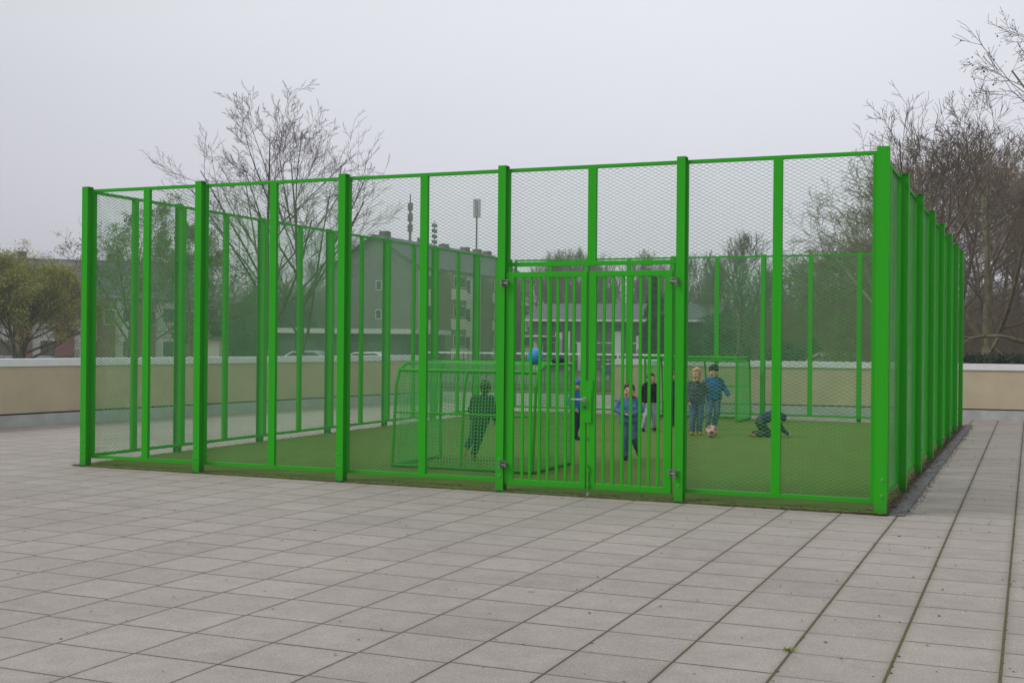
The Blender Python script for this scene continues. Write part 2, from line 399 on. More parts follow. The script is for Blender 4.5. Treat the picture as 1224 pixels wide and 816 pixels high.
for i in range(5):
    MB().box(-0.025, 0.025, 0.12, 0.17, 0.26, 1.30).build('post', RAILM, rl).location = (0.06+i*(L-0.15)/4+0.02, 0, 0)

# ------------------------------------------------------------------ ball cage
cage = empty('ball_court_cage', (0, 0, 0))
tag(cage, 'large bright green steel ball court cage with mesh panels and a barred double gate', 'ball cage')
H = 3.56; PW = 0.092; PD = 0.108; WS = 2.044; PS = 0.085; YB = 7*WS
def post(x0, x1, y0, y1, bolts, direction):
    if x1 == 0 and direction[1] == -1: mb = MB().box(x0, x1, y0, y1, 0.0, H)
    else:       # steel channel profile: two flanges joined by a recessed web, thin cap on top
        t = 0.008; mb = MB()
        if direction[1]: mx_ = (x0+x1)/2; prof = [(x0,y0),(x1,y0),(x1,y0+t),(mx_+t,y0+t),(mx_+t,y1-t),(x1,y1-t),(x1,y1),(x0,y1),(x0,y1-t),(mx_-t,y1-t),(mx_-t,y0+t),(x0,y0+t)]
        else: my_ = (y0+y1)/2; prof = [(x0,y0),(x0+t,y0),(x0+t,my_-t),(x1-t,my_-t),(x1-t,y0),(x1,y0),(x1,y1),(x1-t,y1),(x1-t,my_+t),(x0+t,my_+t),(x0+t,y1),(x0,y1)]
        mb.prism(prof, 0.0, H-0.004); mb.box(x0-.001, x1+.001, y0-.001, y1+.001, H-0.004, H)
    o = mb.build('post', GREEN, cage, bevel=0.0025)
    for (bx, by, bz) in bolts:
        b = MB(); dv = Vector(direction)
        p = Vector((bx, by, bz)); b.tube(p, p+dv*0.006, 0.017, 0.017, 12); b.tube(p+dv*0.006, p+dv*0.014, 0.012, 0.007, 8)
        q = b.build('bolt', GREENB, o)
    return o
GREENB = mat('green_bolt_head', (0.08, 0.36, 0.08), 0.3, spec=0.6)
FX = [-9.892, -8.138, -6.123, -4.109, -2.104]
for i, x in enumerate(FX):
    bz = (0.185, 0.33)
    if i == 3: bl = [(x+0.05, 0, 0.18), (x+0.05, 0, 0.36)]
    elif i == 4: bl = [(x+0.045, 0, 0.18), (x+0.045, 0, 0.335)]
    else: bl = [(x+0.035, 0, z) for z in bz]
    post(x, x+PW, 0, PD, bl, (0, -1, 0))
post(-0.118, 0, 0, 0.08, [(-0.045, 0, 0.19), (-0.04, 0, 0.345)], (0, -1, 0))
for j in range(1, 8):
    y = j*WS
    post(-PS, 0, y-PW if j == 7 else y, y if j == 7 else y+PW, [(0, y+0.03 if j < 7 else y-0.04, z) for z in (0.185, 0.33)], (1, 0, 0))
XL = -10.045
for j in range(1, 8):
    y = j*WS
    post(XL, XL+PS, y-PW if j == 7 else y, y if j == 7 else y+PW, [(XL, y+0.03 if j < 7 else y-0.04, z) for z in (0.185, 0.33)], (-1, 0, 0))
BX = [-8.07, -6.06, -4.05, -2.04]
for x in BX:
    post(x-0.04, x+0.04, YB-PD, YB, [(x, YB, z) for z in (0.185, 0.33)], (0, 1, 0))

# expanded-metal infill
CW, CH = 0.0765, 0.039
def expanded(wd, ht, name):
    ni = int(round(wd/(CW/2))); nr = int(round(ht/(CH/2))); dx = wd/ni; dz = ht/nr
    i = np.arange(ni+1); V = []; Fs = []
    a = R(28); hw, hd = 0.0015, 0.0016      # half width, half depth of a strand, tilted
    offs = [(-hd, -hw), (hd, -hw), (hd, hw), (-hd, hw)]
    offs = [(p*math.cos(a)-q*math.sin(a), p*math.sin(a)+q*math.cos(a)) for p, q in offs]
    base = 0
    for r in range(nr):
        z = (r+((i+r) % 2))*dz
        pts = np.zeros((ni+1, 4, 3))
        for k, (oy, oz) in enumerate(offs):
            pts[:, k, 0] = i*dx; pts[:, k, 1] = oy; pts[:, k, 2] = z+oz
        V.append(pts.reshape(-1, 3))
        s = base+np.arange(ni)[:, None]*4
        for k in range(4):
            k2 = (k+1) % 4
            Fs.append(np.concatenate([s+k, s+k2, s+4+k2, s+4+k], 1))
        base += (ni+1)*4
    V = np.concatenate(V); Fs = np.concatenate(Fs)
    return np_mesh(name, V, Fs)
def np_mesh(name, V, Fq, smooth=False):
    me = bpy.data.meshes.new(name); me.vertices.add(len(V)); me.vertices.foreach_set('co', np.asarray(V, dtype=np.float32).ravel())
    k = Fq.shape[1]; me.loops.add(Fq.size); me.loops.foreach_set('vertex_index', Fq.astype(np.int32).ravel())
    me.polygons.add(len(Fq)); me.polygons.foreach_set('loop_start', np.arange(len(Fq), dtype=np.int32)*k)
    me.update(calc_edges=True)
    if smooth: me.polygons.foreach_set('use_smooth', [True]*len(Fq))
    return me
_mesh_cache = {}
def panel(ox, oy, rz, wd, z0, z1, fl=0.045, fr=0.045, tb=0.04, tt=0.035):
    """panel in local x from 0..wd; local y 0..0.04 thickness; frame + wire mesh child"""
    key = (round(wd, 2), round(z0, 2), round(z1, 2), fl, fr)
    if key not in _mesh_cache:
        f = MB(); f.box(0, fl, 0, 0.05, z0, z1); f.box(wd-fr, wd, 0, 0.05, z0, z1)
        f.box(fl, wd-fr, 0.001, 0.049, z0, z0+tb); f.box(fl, wd-fr, 0.001, 0.049, z1-tt, z1)
        fm = f.mesh('mesh_panel'); fm.materials.append(GREEN)
        wm_ = expanded(wd-fl-fr, z1-z0-tb-tt, 'wire_mesh'); wm_.materials.append(GREENM)
        _mesh_cache[key] = (fm, wm_)
    fm, wm_ = _mesh_cache[key]
    o = bpy.data.objects.new('mesh_panel', fm); COL.objects.link(o); o.parent = cage; o.location = (ox, oy, 0); o.rotation_euler = (0, 0, rz)
    q = bpy.data.objects.new('wire_mesh', wm_); COL.objects.link(q); q.parent = o; q.location = (fl, 0.02, z0+tb)
    return o
ZT, ZB = 3.535, 0.10
GAPP = 0.0003
def bay(x0, x1, y):
    m_ = (x0+x1)/2
    panel(x0+GAPP, y, 0, m_-x0-2*GAPP, ZB, ZT); panel(m_+GAPP, y, 0, x1-m_-2*GAPP, ZB, ZT)
cx = [x+PW/2 for x in FX]
bay(FX[0]+0.06, cx[1], PD+0.002); bay(cx[1], cx[2], PD+0.002); bay(cx[2], cx[3], PD+0.002); bay(cx[4], -0.1195, PD+0.002)
gm = (cx[3]+cx[4])/2
panel(cx[3]+GAPP, PD+0.002, 0, gm-cx[3]-2*GAPP, 2.463, ZT, tb=0.045); panel(gm+GAPP, PD+0.002, 0, cx[4]-gm-2*GAPP, 2.463, ZT, tb=0.045)
# right side: runs in +y, panel just inside the posts
for j in range(7):
    for h in (0, 1):
        y0 = j*WS+PW/2+h*WS/2
        if j == 0 and h == 0: y0 += 0.14; wdt = WS/2-0.14
        else: wdt = WS/2
        if j == 6 and h == 1: wdt = WS/2-0.24
        panel(-PS-0.002, y0+GAPP, R(90), wdt-2*GAPP, ZB, ZT)
        panel(XL+PS+0.052, y0+GAPP, R(90), wdt-2*GAPP, ZB, ZT)
bxs = [-10.02+0.175]+BX+[-0.18]
for a, b in zip(bxs, bxs[1:]):
    m_ = (a+b)/2
    panel(a+GAPP, YB-PD-0.052, 0, m_-a-2*GAPP, ZB, ZT); panel(m_+GAPP, YB-PD-0.052, 0, b-m_-2*GAPP, ZB, ZT)

# gate leaves
HINGE = mat('worn_hinge_steel', (0.20, 0.21, 0.19), 0.5, 0.7, noise=0.4, nscale=40)
def leaf(x0, x1, sl, sr, bars):
    b = MB(); y0, y1 = 0.03, 0.075; z0, z1 = 0.085, 2.395
    b.box(x0, x0+sl, y0, y1, z0, z1); b.box(x1-sr, x1, y0, y1, z0, z1)
    b.box(x0+sl, x1-sr, y0+0.002, y1-0.002, z0, z0+0.064); b.box(x0+sl, x1-sr, y0+0.002, y1-0.002, z1-0.058, z1)
    o = b.build('gate_leaf', GREEN, cage, bevel=0.003)
    for x in bars:
        MB().box(x-0.014, x+0.014, 0.04, 0.066, z0+0.064, z1-0.058).build('bar', GREEN, o)
    return o
lA = leaf(-4.02, -3.083, 0.100, 0.063, [-3.817, -3.726, -3.619, -3.522, -3.416, -3.316, -3.230])
lB = leaf(-3.055, -2.145, 0.078, 0.085, [-2.892, -2.790, -2.683, -2.592, -2.492, -2.392, -2.293])
# lock, lever, latch and drop bolt
MB().box(-3.105, -3.012, 0.012, 0.085, 0.79, 1.14).build('lock_box', GREEN, lA, bevel=0.003)
MB().box(-3.078, -3.0, 0.018, 0.03, 1.06, 1.24).build('cover_strip', GREEN, lA)
hd = MB(); hd.tube((-3.09, 0.012, 1.035), (-3.09, -0.045, 1.035), 0.011, n=10); hd.tube((-3.085, -0.045, 1.035), (-3.215, -0.045, 1.035), 0.012, 0.011, 10)
hd.tube((-3.09, 0.012, 1.035), (-3.09, 0.004, 1.035), 0.026, n=14)
hd.build('door_handle', STEEL, lA, smooth=False)
hd = MB(); hd.tube((-3.085, 0.012, 0.955), (-3.085, 0.000, 0.955), 0.02, n=12); hd.box(-3.09, -3.08, -0.004, 0.0, 0.93, 0.955); hd.build('lock_cylinder', DARKSTEEL, lA)
db = MB(); db.tube((-3.045, 0.018, 0.02), (-3.045, 0.018, 0.34), 0.009, n=8); db.box(-3.062, -3.028, 0.008, 0.03, 0.27, 0.30); db.box(-3.062, -3.028, 0.008, 0.03, 0.12, 0.15)
db.tube((-3.045, 0.018, 0.34), (-3.045, -0.02, 0.34), 0.008, n=8); db.build('drop_bolt', GREEN, lB)
MB().tube((-3.045, 0.018, 0.012), (-3.045, 0.018, 0.05), 0.018, n=10).build('bolt_socket', STEEL, lB)
MB().box(-3.062, -3.050, 0.02, 0.03, 0.60, 0.64).build('stop', GREEN, lB)
def hinge(xp, xl, z, par):
    b = MB(); s = 1 if xl > xp else -1
    b.tube((xp, -0.022, z), (xl, -0.022, z), 0.011, n=8); b.tube((xl, -0.022, z), (xl, 0.03, z), 0.012, n=8)
    b.tube((xp, -0.03, z-0.04), (xp, -0.03, z+0.04), 0.016, n=10); b.tube((xp, 0.0, z), (xp, -0.035, z), 0.013, n=8)
    b.tube((xl-0.0*s, -0.014, z-0.022), (xl, -0.014, z+0.022), 0.017, n=8); b.box(min(xp, xl)-0.012, max(xp, xl)+0.012, -0.006, 0.0, z+0.03, z+0.042)
    b.build('hinge', HINGE, par)
for z in (0.30, 2.275):
    hinge(-4.045, -3.985, z, lA); hinge(-2.085, -2.155, z, lB)

# ------------------------------------------------------------------ small goals
def net_panel(mb, o, ex, ey, a, b, step=0.042, r=0.0036):
    """grid of wires on the rectangle o + ex*a + ey*b"""
    o = Vector(o); ex = Vector(ex); ey = Vector(ey)
    n = int(a/step); k = int(b/step)
    for i in range(1, n): mb.tube(o+ex*(a*i/n), o+ex*(a*i/n)+ey*b, r, n=4, caps=False)
    for i in range(1, k): mb.tube(o+ey*(b*i/k), o+ey*(b*i/k)+ex*a, r, n=4, caps=False)
def goal(loc, rz, label):
    """mouth at y=0 facing -y, body towards +y; x from -W/2..W/2"""
    Wd, Dp, Ht = 1.95, 1.40, 1.33; t = 0.022
    g = empty('football_goal', loc, rz); tag(g, label, 'goal', 'small green goals on the turf')
    hw = Wd/2
    b = MB(); b.path([(-hw, 0, 0.015), (-hw, 0, Ht), (hw, 0, Ht), (hw, 0, 0.015)], 0.026, 10); b.build('mouth_frame', GREEN, g)
    b = MB(); k = 0.27; tp = 0.10
    b.path([(-hw, Dp, 0.022), (-hw, Dp-tp, Ht-k), (-hw, Dp-tp-k*.3, Ht-k*.32), (-hw, Dp-tp-k, Ht), (-hw, 0, Ht)], t, 8)
    b.path([(hw, Dp, 0.022), (hw, Dp-tp, Ht-k), (hw, Dp-tp-k*.3, Ht-k*.32), (hw, Dp-tp-k, Ht), (hw, 0, Ht)], t, 8)
    b.tube((-hw, Dp-tp-k*.3, Ht-k*.32), (hw, Dp-tp-k*.3, Ht-k*.32), t, n=8)
    b.build('back_frame', GREEN, g)
    b = MB(); b.tube((-hw, Dp, 0.025), (hw, Dp, 0.025), t, n=8); b.tube((-hw, 0, 0.025), (-hw, Dp, 0.025), t, n=8); b.tube((hw, 0, 0.025), (hw, Dp, 0.025), t, n=8)
    b.build('ground_frame', GREEN, g)
    MB().tube((-hw, Dp-tp*.65, 0.70), (hw, Dp-tp*.65, 0.70), 0.014, n=8).build('middle_rail', GREEN, g)
    MB().path([(0, Dp, 0.02), (0, Dp-tp, Ht-k), (0, Dp-tp-k*.3, Ht-k*.32)], 0.02, 8).build('brace', GREEN, g)
    nb = MB()
    net_panel(nb, (-hw, Dp, 0.03), (1, 0, 0), Vector((0, -tp, Ht-k-.03)).normalized(), Wd, Ht-k-0.03)
    net_panel(nb, (-hw, 0.0, Ht), (1, 0, 0), (0, 1, 0), Wd, Dp-tp-k)
    net_panel(nb, (-hw, Dp-tp-k, Ht), (1, 0, 0), Vector((0, k*.7, -k*.32)).normalized(), Wd, k*.77)
    net_panel(nb, (-hw, Dp-tp-k*.3, Ht-k*.32), (1, 0, 0), Vector((0, k*.3, -k*.68)).normalized(), Wd, k*.74)
    for sx_ in (-hw, hw): net_panel(nb, (sx_, 0, 0.03), (0, 1, 0), (0, 0, 1), Dp-tp-.06, Ht-0.12)
    nb.build('net', GREENN, g)
    return g
TZ = 0.014
goal((-5.34, 3.12, TZ), R(180), 'green netted goal near the front fence, seen from behind')
goal((-5.27, 12.75, TZ), 0, 'green netted goal at the far end of the court behind the boys')

# ------------------------------------------------------------------ children playing
SKIN = mat('skin', (0.52, 0.31, 0.22), 0.55, spec=0.3)
CLOUD = bpy.data.textures.new('folds', 'CLOUDS'); CLOUD.noise_scale = 0.07; CLOUD.noise_depth = 2
def capsule(mb, p, q, r0, r1=None, n=12):
    r1 = r0 if r1 is None else r1
    mb.tube(p, q, r0, r1, n); mb.ball(p, r0*1.0, n, 8); mb.ball(q, r1*1.0, n, 8)
def fuse(mb, name, m, parent, voxel=0.006, smooth=4, folds=0.0):
    o = mb.build(name, m, None)
    rm = o.modifiers.new('r', 'REMESH'); rm.mode = 'VOXEL'; rm.voxel_size = voxel
    s = o.modifiers.new('s', 'SMOOTH'); s.iterations = smooth; s.factor = 0.6
    if folds:
        d = o.modifiers.new('d', 'DISPLACE'); d.texture = CLOUD; d.strength = folds; d.mid_level = 0.5
    dg = bpy.context.evaluated_depsgraph_get(); dg.update()
    me = bpy.data.meshes.new_from_object(o.evaluated_get(dg)); me.name = name
    me.polygons.foreach_set('use_smooth', [True]*len(me.polygons))
    me.materials.clear(); me.materials.append(m)
    old = o.data; o.modifiers.clear(); o.data = me; bpy.data.meshes.remove(old); o.name = name
    if parent: o.parent = parent
    return o
def rotv(v, axis, deg): return Matrix.Rotation(R(deg), 3, axis) @ Vector(v)
def person(label, loc, heading, h, pose, top_m, trous_m, shoe_m, hair_m, hair='short', head_rot=(0, 0), hood=None, collar=None, face=True, jl=0.0):
    """local frame: faces +y; heading = world direction angle of +y (deg clockwise from +Y)"""
    J = {'pelvis': (0, 0, .50), 'chest': (0, 0, .70), 'neck': (0, 0, .80), 'head': (0, .012, .905)}
    for s, k in ((1, 'R'), (-1, 'L')):
        J['sh'+k] = (s*.098, 0, .765); J['el'+k] = (s*.135, -.01, .615); J['wr'+k] = (s*.145, .03, .475)
        J['hip'+k] = (s*.052, 0, .48); J['kn'+k] = (s*.058, .012, .27); J['an'+k] = (s*.06, -.005, .05); J['toe'+k] = (s*.07, .10, .018)
    J.update(pose); J = {k: Vector(v)*h for k, v in J.items()}
    t = empty('person', loc, R(-heading)); tag(t, label, 'person')
    up_h = (J['head']-J['neck']).normalized()
    # body: one continuous skin surface
    b = MB(); hc = J['head']
    Mh = Matrix.Rotation(R(head_rot[0]), 3, 'Z') @ Matrix.Rotation(R(head_rot[1]), 3, 'X')
    if 'tilt' in pose: pass
    def hp(x, y, z): return hc + Mh @ (Vector((x, y, z))*h)
    b.ball(tuple(hc), .078*h, 18, 14, (.86, .95, 1.08)); b.ball(tuple(hp(0, .012, -.045)), .052*h, 14, 10, (.95, 1, .9))
    b.ball(tuple(hp(0, .075, -.012)), .011*h, 8, 6, (1, 1.3, 1.3)); b.ball(tuple(hp(0, .062, -.047)), .017*h, 8, 6, (1.2, .9, .6)); b.ball(tuple(hp(0, .055, -.078)), .018*h, 8, 6)
    for s in (-1, 1):
        b.ball(tuple(hp(s*.070, -.004, -.012)), .018*h, 8, 6, (.5, .8, 1.2)); b.ball(tuple(hp(s*.040, .045, -.035)), .023*h, 8, 6)
    capsule(b, J['neck']-Vector((0, 0, .03*h)), hc-up_h*.05*h, .036*h, .034*h)
    capsule(b, J['pelvis'], J['chest'], .060*h, .068*h)
    for k in 'RL':
        capsule(b, J['chest'], J['sh'+k], .045*h, .030*h); capsule(b, J['sh'+k], J['el'+k], .028*h, .022*h); capsule(b, J['el'+k], J['wr'+k], .022*h, .016*h)
        capsule(b, J['pelvis'], J['hip'+k], .05*h, .045*h); capsule(b, J['hip'+k], J['kn'+k], .044*h, .030*h); capsule(b, J['kn'+k], J['an'+k], .030*h, .020*h); capsule(b, J['an'+k], J['toe'+k], .020*h, .014*h)
        # hand: palm, four unequal curled fingers, a thumb from the side
        wv = J['wr'+k]; d = (wv-J['el'+k]).normalized(); s = 1 if k == 'R' else -1
        fwd = Vector((0, 1, 0)); fwd = (fwd-d*fwd.dot(d)); fwd = fwd.normalized() if fwd.length > .2 else Vector((0, 0, 1)); side = d.cross(fwd)
        palm = wv+d*.036*h; capsule(b, wv, palm, .015*h, .019*h)
        for i, ln in enumerate((.030, .036, .034, .027)):
            base = palm+d*.012*h+fwd*((1.5-i)*.0095*h); mid = base+d*ln*.55*h-side*s*.004*h; tip = mid+d*ln*.42*h-side*s*.014*h
            capsule(b, base-d*.01*h, mid, .0062*h, .0056*h, 6); capsule(b, mid, tip, .0056*h, .0045*h, 6)
        tb = wv+d*.016*h+fwd*.012*h; tm = tb+(d*.6+fwd*.8).normalized()*.022*h; capsule(b, tb, tm, .0075*h, .0065*h, 6); capsule(b, tm, tm+(d*.9+fwd*.2).normalized()*.016*h, .0065*h, .005*h, 6)
    body = fuse(b, 'body', SKIN, t, 0.0042, 3)
    if face:
        for s in (-1, 1): MB().ball(tuple(hp(s*.028, .0665, .006)), .0095*h, 8, 6, (1.2, .5, .8)).build('eye', EYE, body)
        MB().ball(tuple(hp(0, .074, -.047)), .014*h, 8, 6, (1.2, .35, .28)).build('mouth', LIP, body)
    # jacket
    b = MB(); pv, ch, nk = J['pelvis'], J['chest'], J['neck']; ax = (ch-pv).normalized(); sd_ = (J['shR']-J['shL']).normalized()
    for f, wx, rr_ in ((.14-jl, .054, .080), (.25, .050, .082), (.55, .050, .084), (.85, .054, .080), (1.08, .046, .066)):
        c = pv.lerp(ch, f); capsule(b, c-sd_*wx*h, c+sd_*wx*h, rr_*h, rr_*h)
    capsule(b, pv.lerp(ch, .14-jl), ch, .080*h, .08*h); capsule(b, ch, nk, .07*h, .046*h)
    for k in 'RL':
        capsule(b, ch.lerp(nk, .5), J['sh'+k], .055*h, .045*h); capsule(b, J['sh'+k], J['el'+k], .050*h, .042*h)
        e_, w_ = J['el'+k], J['wr'+k]; capsule(b, e_, e_.lerp(w_, .93), .042*h, .033*h)
    fuse(b, 'jacket', top_m, t, 0.007, 5, 0.014*h)
    if collar is not None:
        b = MB(); 
        for i in range(12):
            a = i*.5236; p = nk+Vector((math.cos(a)*.047*h, math.sin(a)*.047*h+.006*h, .012*h)); q = nk+Vector((math.cos(a+.5236)*.047*h, math.sin(a+.5236)*.047*h+.006*h, .012*h)); capsule(b, p, q, .016*h)
        fuse(b, 'collar', collar, t, 0.006, 2)
    if hood is not None:
        b = MB(); hcn = nk-Vector((0, .05*h, 0)); b.ball(tuple(hcn), .06*h, 12, 8, (1.35, .8, .7)); b.ball(tuple(nk+Vector((-.06*h, .0, .015*h))), .03*h, 10, 8, (1, 1, .7)); fuse(b, 'hood', hood, t, 0.007, 3)
    # trousers
    b = MB(); capsule(b, J['pelvis']-sd_*.03*h, J['pelvis']+sd_*.03*h, .070*h, .070*h)
    for k in 'RL':
        capsule(b, J['pelvis'], J['hip'+k], .066*h, .062*h); capsule(b, J['hip'+k], J['kn'+k], .064*h, .050*h); capsule(b, J['kn'+k], J['kn'+k].lerp(J['an'+k], .92), .050*h, .043*h)
    fuse(b, 'trousers', trous_m, t, 0.007, 4, 0.012*h)
    for k in 'RL':
        b = MB(); a_, o_ = J['an'+k], J['toe'+k]; d = (o_-a_); capsule(b, a_-Vector((0, .0, .006*h)), a_-Vector((0, 0, .018*h))-d*.25, .030*h, .028*h); capsule(b, a_-d*.15-Vector((0, 0, .012*h)), o_+Vector((0, 0, .006*h)), .030*h, .026*h)
        so_ = fuse(b, 'shoe', shoe_m, t, 0.006, 2)
        b = MB(); n_ = Vector((0, 0, -1)); capsule(b, a_-d*.25+n_*.038*h, o_+n_*.012*h, .014*h, .012*h); fuse(b, 'sole', SOLE, so_, 0.006, 1)
    # hair or cap
    b = MB()
    if hair == 'short':
        b.ball(tuple(hp(0, -.014, .018)), .083*h, 18, 14, (.90, .95, 1.05)); b.ball(tuple(hp(0, .03, .062)), .042*h, 12, 8, (1.35, 1, .7)); b.ball(tuple(hp(0, -.045, -.02)), .05*h, 12, 8, (1.1, .8, 1.1))
        b.ball(tuple(hp(0, -.03, .05)), .06*h, 12, 8)
        fuse(b, 'hair', hair_m, t, 0.006, 2, 0.012)
    elif hair == 'beanie':
        b.ball(tuple(hp(0, -.010, .034)), .086*h, 18, 14, (.92, 1.0, .92)); b.ball(tuple(hp(0, -.02, .01)), .082*h, 16, 12, (.93, .95, .8)); fuse(b, 'beanie', hair_m, t, 0.006, 3)
    elif hair == 'cap':
        b.ball(tuple(hp(0, -.008, .036)), .084*h, 18, 14, (.92, 1.0, .85)); 
        c = fuse(b, 'cap', hair_m, t, 0.006, 3)
        b = MB()
        for x in (-.035, 0, .035): capsule(b, hp(x, .06, .038), hp(x*.8, .115, .028), .009*h, .006*h, 8)
        fuse(b, 'visor', hair_m, c, 0.005, 2)
        b = MB(); b.ball(tuple(hp(0, -.035, -.015)), .06*h, 14, 10, (1.15, .9, 1)); fuse(b, 'hair', HBROWN, t, 0.006, 2, .01)
    return t
EYE = mat('dark_eye', (0.02, 0.015, 0.01), 0.3); LIP = mat('lip', (0.35, 0.12, 0.10), 0.5); SOLE = mat('pale_sole', (0.55, 0.55, 0.55), 0.6)
HBROWN = mat('dark_brown_hair', (0.035, 0.022, 0.015), 0.6, noise=0.4, nscale=60); HBLOND = mat('blond_hair', (0.42, 0.29, 0.14), 0.6, noise=0.3, nscale=60)
def cloth(n, c, no=.25): return mat(n, c, 0.8, spec=.2, noise=no, nscale=9)
NAVY = cloth('navy_cloth', (0.02, 0.03, 0.075)); BLACK = cloth('black_cloth', (0.014, 0.015, 0.020)); BLUE = cloth('bright_blue_cloth', (0.03, 0.14, 0.42)); STEELBLUE = cloth('steel_blue_cloth', (0.085, 0.17, 0.33), .35)
TEALJ = cloth('dark_teal_cloth', (0.008, 0.028, 0.034), .4); JEANS = cloth('denim', (0.085, 0.135, 0.235), .4); DJEANS = cloth('dark_denim', (0.022, 0.030, 0.055), .4); LGREY = cloth('pale_grey_cloth', (0.36, 0.38, 0.44)); CAMO = cloth('dark_patterned_cloth', (0.035, 0.05, 0.045), .8)
MIDBLUE = cloth('mid_blue_cloth', (0.02, 0.105, 0.26), .3); REDO = cloth('orange_red_cloth', (0.65, 0.06, 0.03)); YGREEN = cloth('yellow_green_cloth', (0.42, 0.45, 0.05)); BSHOE = cloth('black_shoe', (0.015, 0.015, 0.02)); TAN = cloth('tan_shoe', (0.30, 0.17, 0.05))
CAPB = cloth('blue_cap_cloth', (0.05, 0.13, 0.32))
STRIPE = bpy.data.materials.new('striped_jacket_cloth'); STRIPE.use_nodes = True
_g = G(STRIPE); _b = STRIPE.node_tree.nodes['Principled BSDF']; _tc = _g.n('ShaderNodeTexCoord'); _sx = _g.n('ShaderNodeSeparateXYZ'); _g.l(_tc.outputs['Object'], _sx.inputs[0])
_f = _g.m('FRACT', _g.m('ADD', _g.m('MULTIPLY', _sx.outputs[2], 26), _g.noise(_tc.outputs['Object'], 8, 3)))
_g.l(_g.mix(_g.m('GREATER_THAN', _f, .52), (0.02, 0.035, 0.05), (0.11, 0.135, 0.16)), _b.inputs['Base Color']); _b.inputs['Roughness'].default_value = .85
TZP = 0.016
def head_to_cam(x, y): return math.degrees(math.atan2(CAM.x-x, CAM.y-y))
# goalkeeper in the near goal, back to the camera, running step
x, y = -5.66, 2.95
person('child in a dark teal jacket running, back turned, inside the near goal', (x, y, TZP), head_to_cam(x, y)+180+12, 1.10,
       {'pelvis': (.02, .0, .50), 'chest': (.055, .03, .70), 'neck': (.065, .045, .80), 'head': (.075, .07, .90), 'shR': (.155, .02, .765), 'shL': (-.045, .03, .765), 'elR': (.205, -.02, .63), 'wrR': (.20, .06, .50), 'elL': (-.10, .02, .62), 'wrL': (-.085, .12, .52),
        'hipR': (.07, 0, .48), 'hipL': (-.03, 0, .48), 'knR': (-.005, .10, .28), 'anR': (-.065, .03, .055), 'toeR': (-.06, .125, .022), 'knL': (-.06, .02, .29), 'anL': (-.115, -.13, .17), 'toeL': (-.125, -.15, .07)},
       TEALJ, NAVY, TAN, HBROWN, face=True)
# boy with blue cap behind the left gate leaf, facing right
x, y = -5.70, 6.95
person('boy in a bright blue jacket and blue cap left of the gate lock', (x, y, TZP), 100, 1.0,
       {'head': (0, .02, .905), 'elR': (.13, -.04, .62), 'wrR': (.12, .06, .52), 'elL': (-.13, .0, .62), 'wrL': (-.11, .10, .53), 'anL': (-.06, -.05, .05), 'toeL': (-.07, .05, .018), 'anR': (.06, .045, .05), 'toeR': (.07, .145, .018)},
       BLUE, DJEANS, BSHOE, CAPB, 'cap')
# boy walking to the camera behind the right gate leaf
x, y = -3.86, 4.05
person('boy in a quilted steel-blue jacket walking towards the gate with hands together', (x, y, TZP), head_to_cam(x, y)+4, 1.07,
       {'elR': (.165, -.02, .645), 'wrR': (.045, .10, .600), 'elL': (-.165, -.02, .645), 'wrL': (-.04, .11, .595), 'knR': (.045, .03, .27), 'anR': (.03, .01, .05), 'toeR': (.035, .11, .018),
        'knL': (-.065, .02, .285), 'anL': (-.095, -.16, .15), 'toeL': (-.12, -.13, .055), 'head': (0.0, .03, .90)},
       STEELBLUE, JEANS, BSHOE, HBROWN, hood=REDO, jl=.08)
# boy in black hoodie and pale trousers
x, y = -5.17, 9.5
person('boy in a black hoodie and pale grey trousers behind the right gate leaf', (x, y, TZP), head_to_cam(x, y)-25, 1.08,
       {'head': (0, .03, .895), 'elR': (.145, -.03, .63), 'wrR': (.15, .02, .50), 'elL': (-.14, -.05, .63), 'wrL': (-.13, .05, .53), 'knR': (.085, .04, .27), 'anR': (.12, -.01, .05), 'toeR': (.15, .08, .018), 'knL': (-.075, .0, .27), 'anL': (-.10, -.05, .05), 'toeL': (-.13, .04, .018)},
       BLACK, LGREY, BSHOE, HBROWN, hood=BLACK)
# boy almost hidden by the right gate post
x, y = -5.03, 10.9
person('child in dark clothes almost hidden behind the right hinge post of the gate', (x, y, TZP), head_to_cam(x, y)+150, 1.10,
       {'elL': (-.17, .02, .66), 'wrL': (-.20, .06, .60), 'elR': (.16, .03, .65), 'wrR': (.17, .1, .58)}, NAVY, BLACK, BSHOE, HBROWN)
# blond boy, hand to his mouth
x, y = -4.17, 9.0
person('blond boy in a grey striped jacket holding a hand to his mouth near the ball', (x, y, TZP), head_to_cam(x, y)-8, 1.19,
       {'elR': (.145, -.01, .62), 'wrR': (.12, .08, .50), 'elL': (-.15, .05, .66), 'wrL': (-.065, .115, .775), 'knR': (.055, .01, .27), 'anR': (.065, 0, .05), 'toeR': (.08, .10, .018), 'anL': (-.045, -.02, .05), 'toeL': (-.05, .08, .018), 'head': (.0, .02, .905)},
       STRIPE, JEANS, TAN, HBLOND, collar=YGREEN)
# boy in blue with beanie
x, y = -4.24, 10.55
person('boy in a mid-blue jacket and black beanie behind the pink ball', (x, y, TZP), head_to_cam(x, y)-5, 1.21,
       {'elR': (.15, .0, .62), 'wrR': (.135, .07, .50), 'elL': (-.165, -.02, .645), 'wrL': (-.235, .03, .535), 'anR': (.085, .03, .05), 'knR': (.07, .05, .27), 'toeR': (.095, .13, .018), 'anL': (-.02, -.04, .05), 'toeL': (-.03, .06, .018)},
       MIDBLUE, JEANS, BSHOE, BLACK, 'beanie', jl=.08)
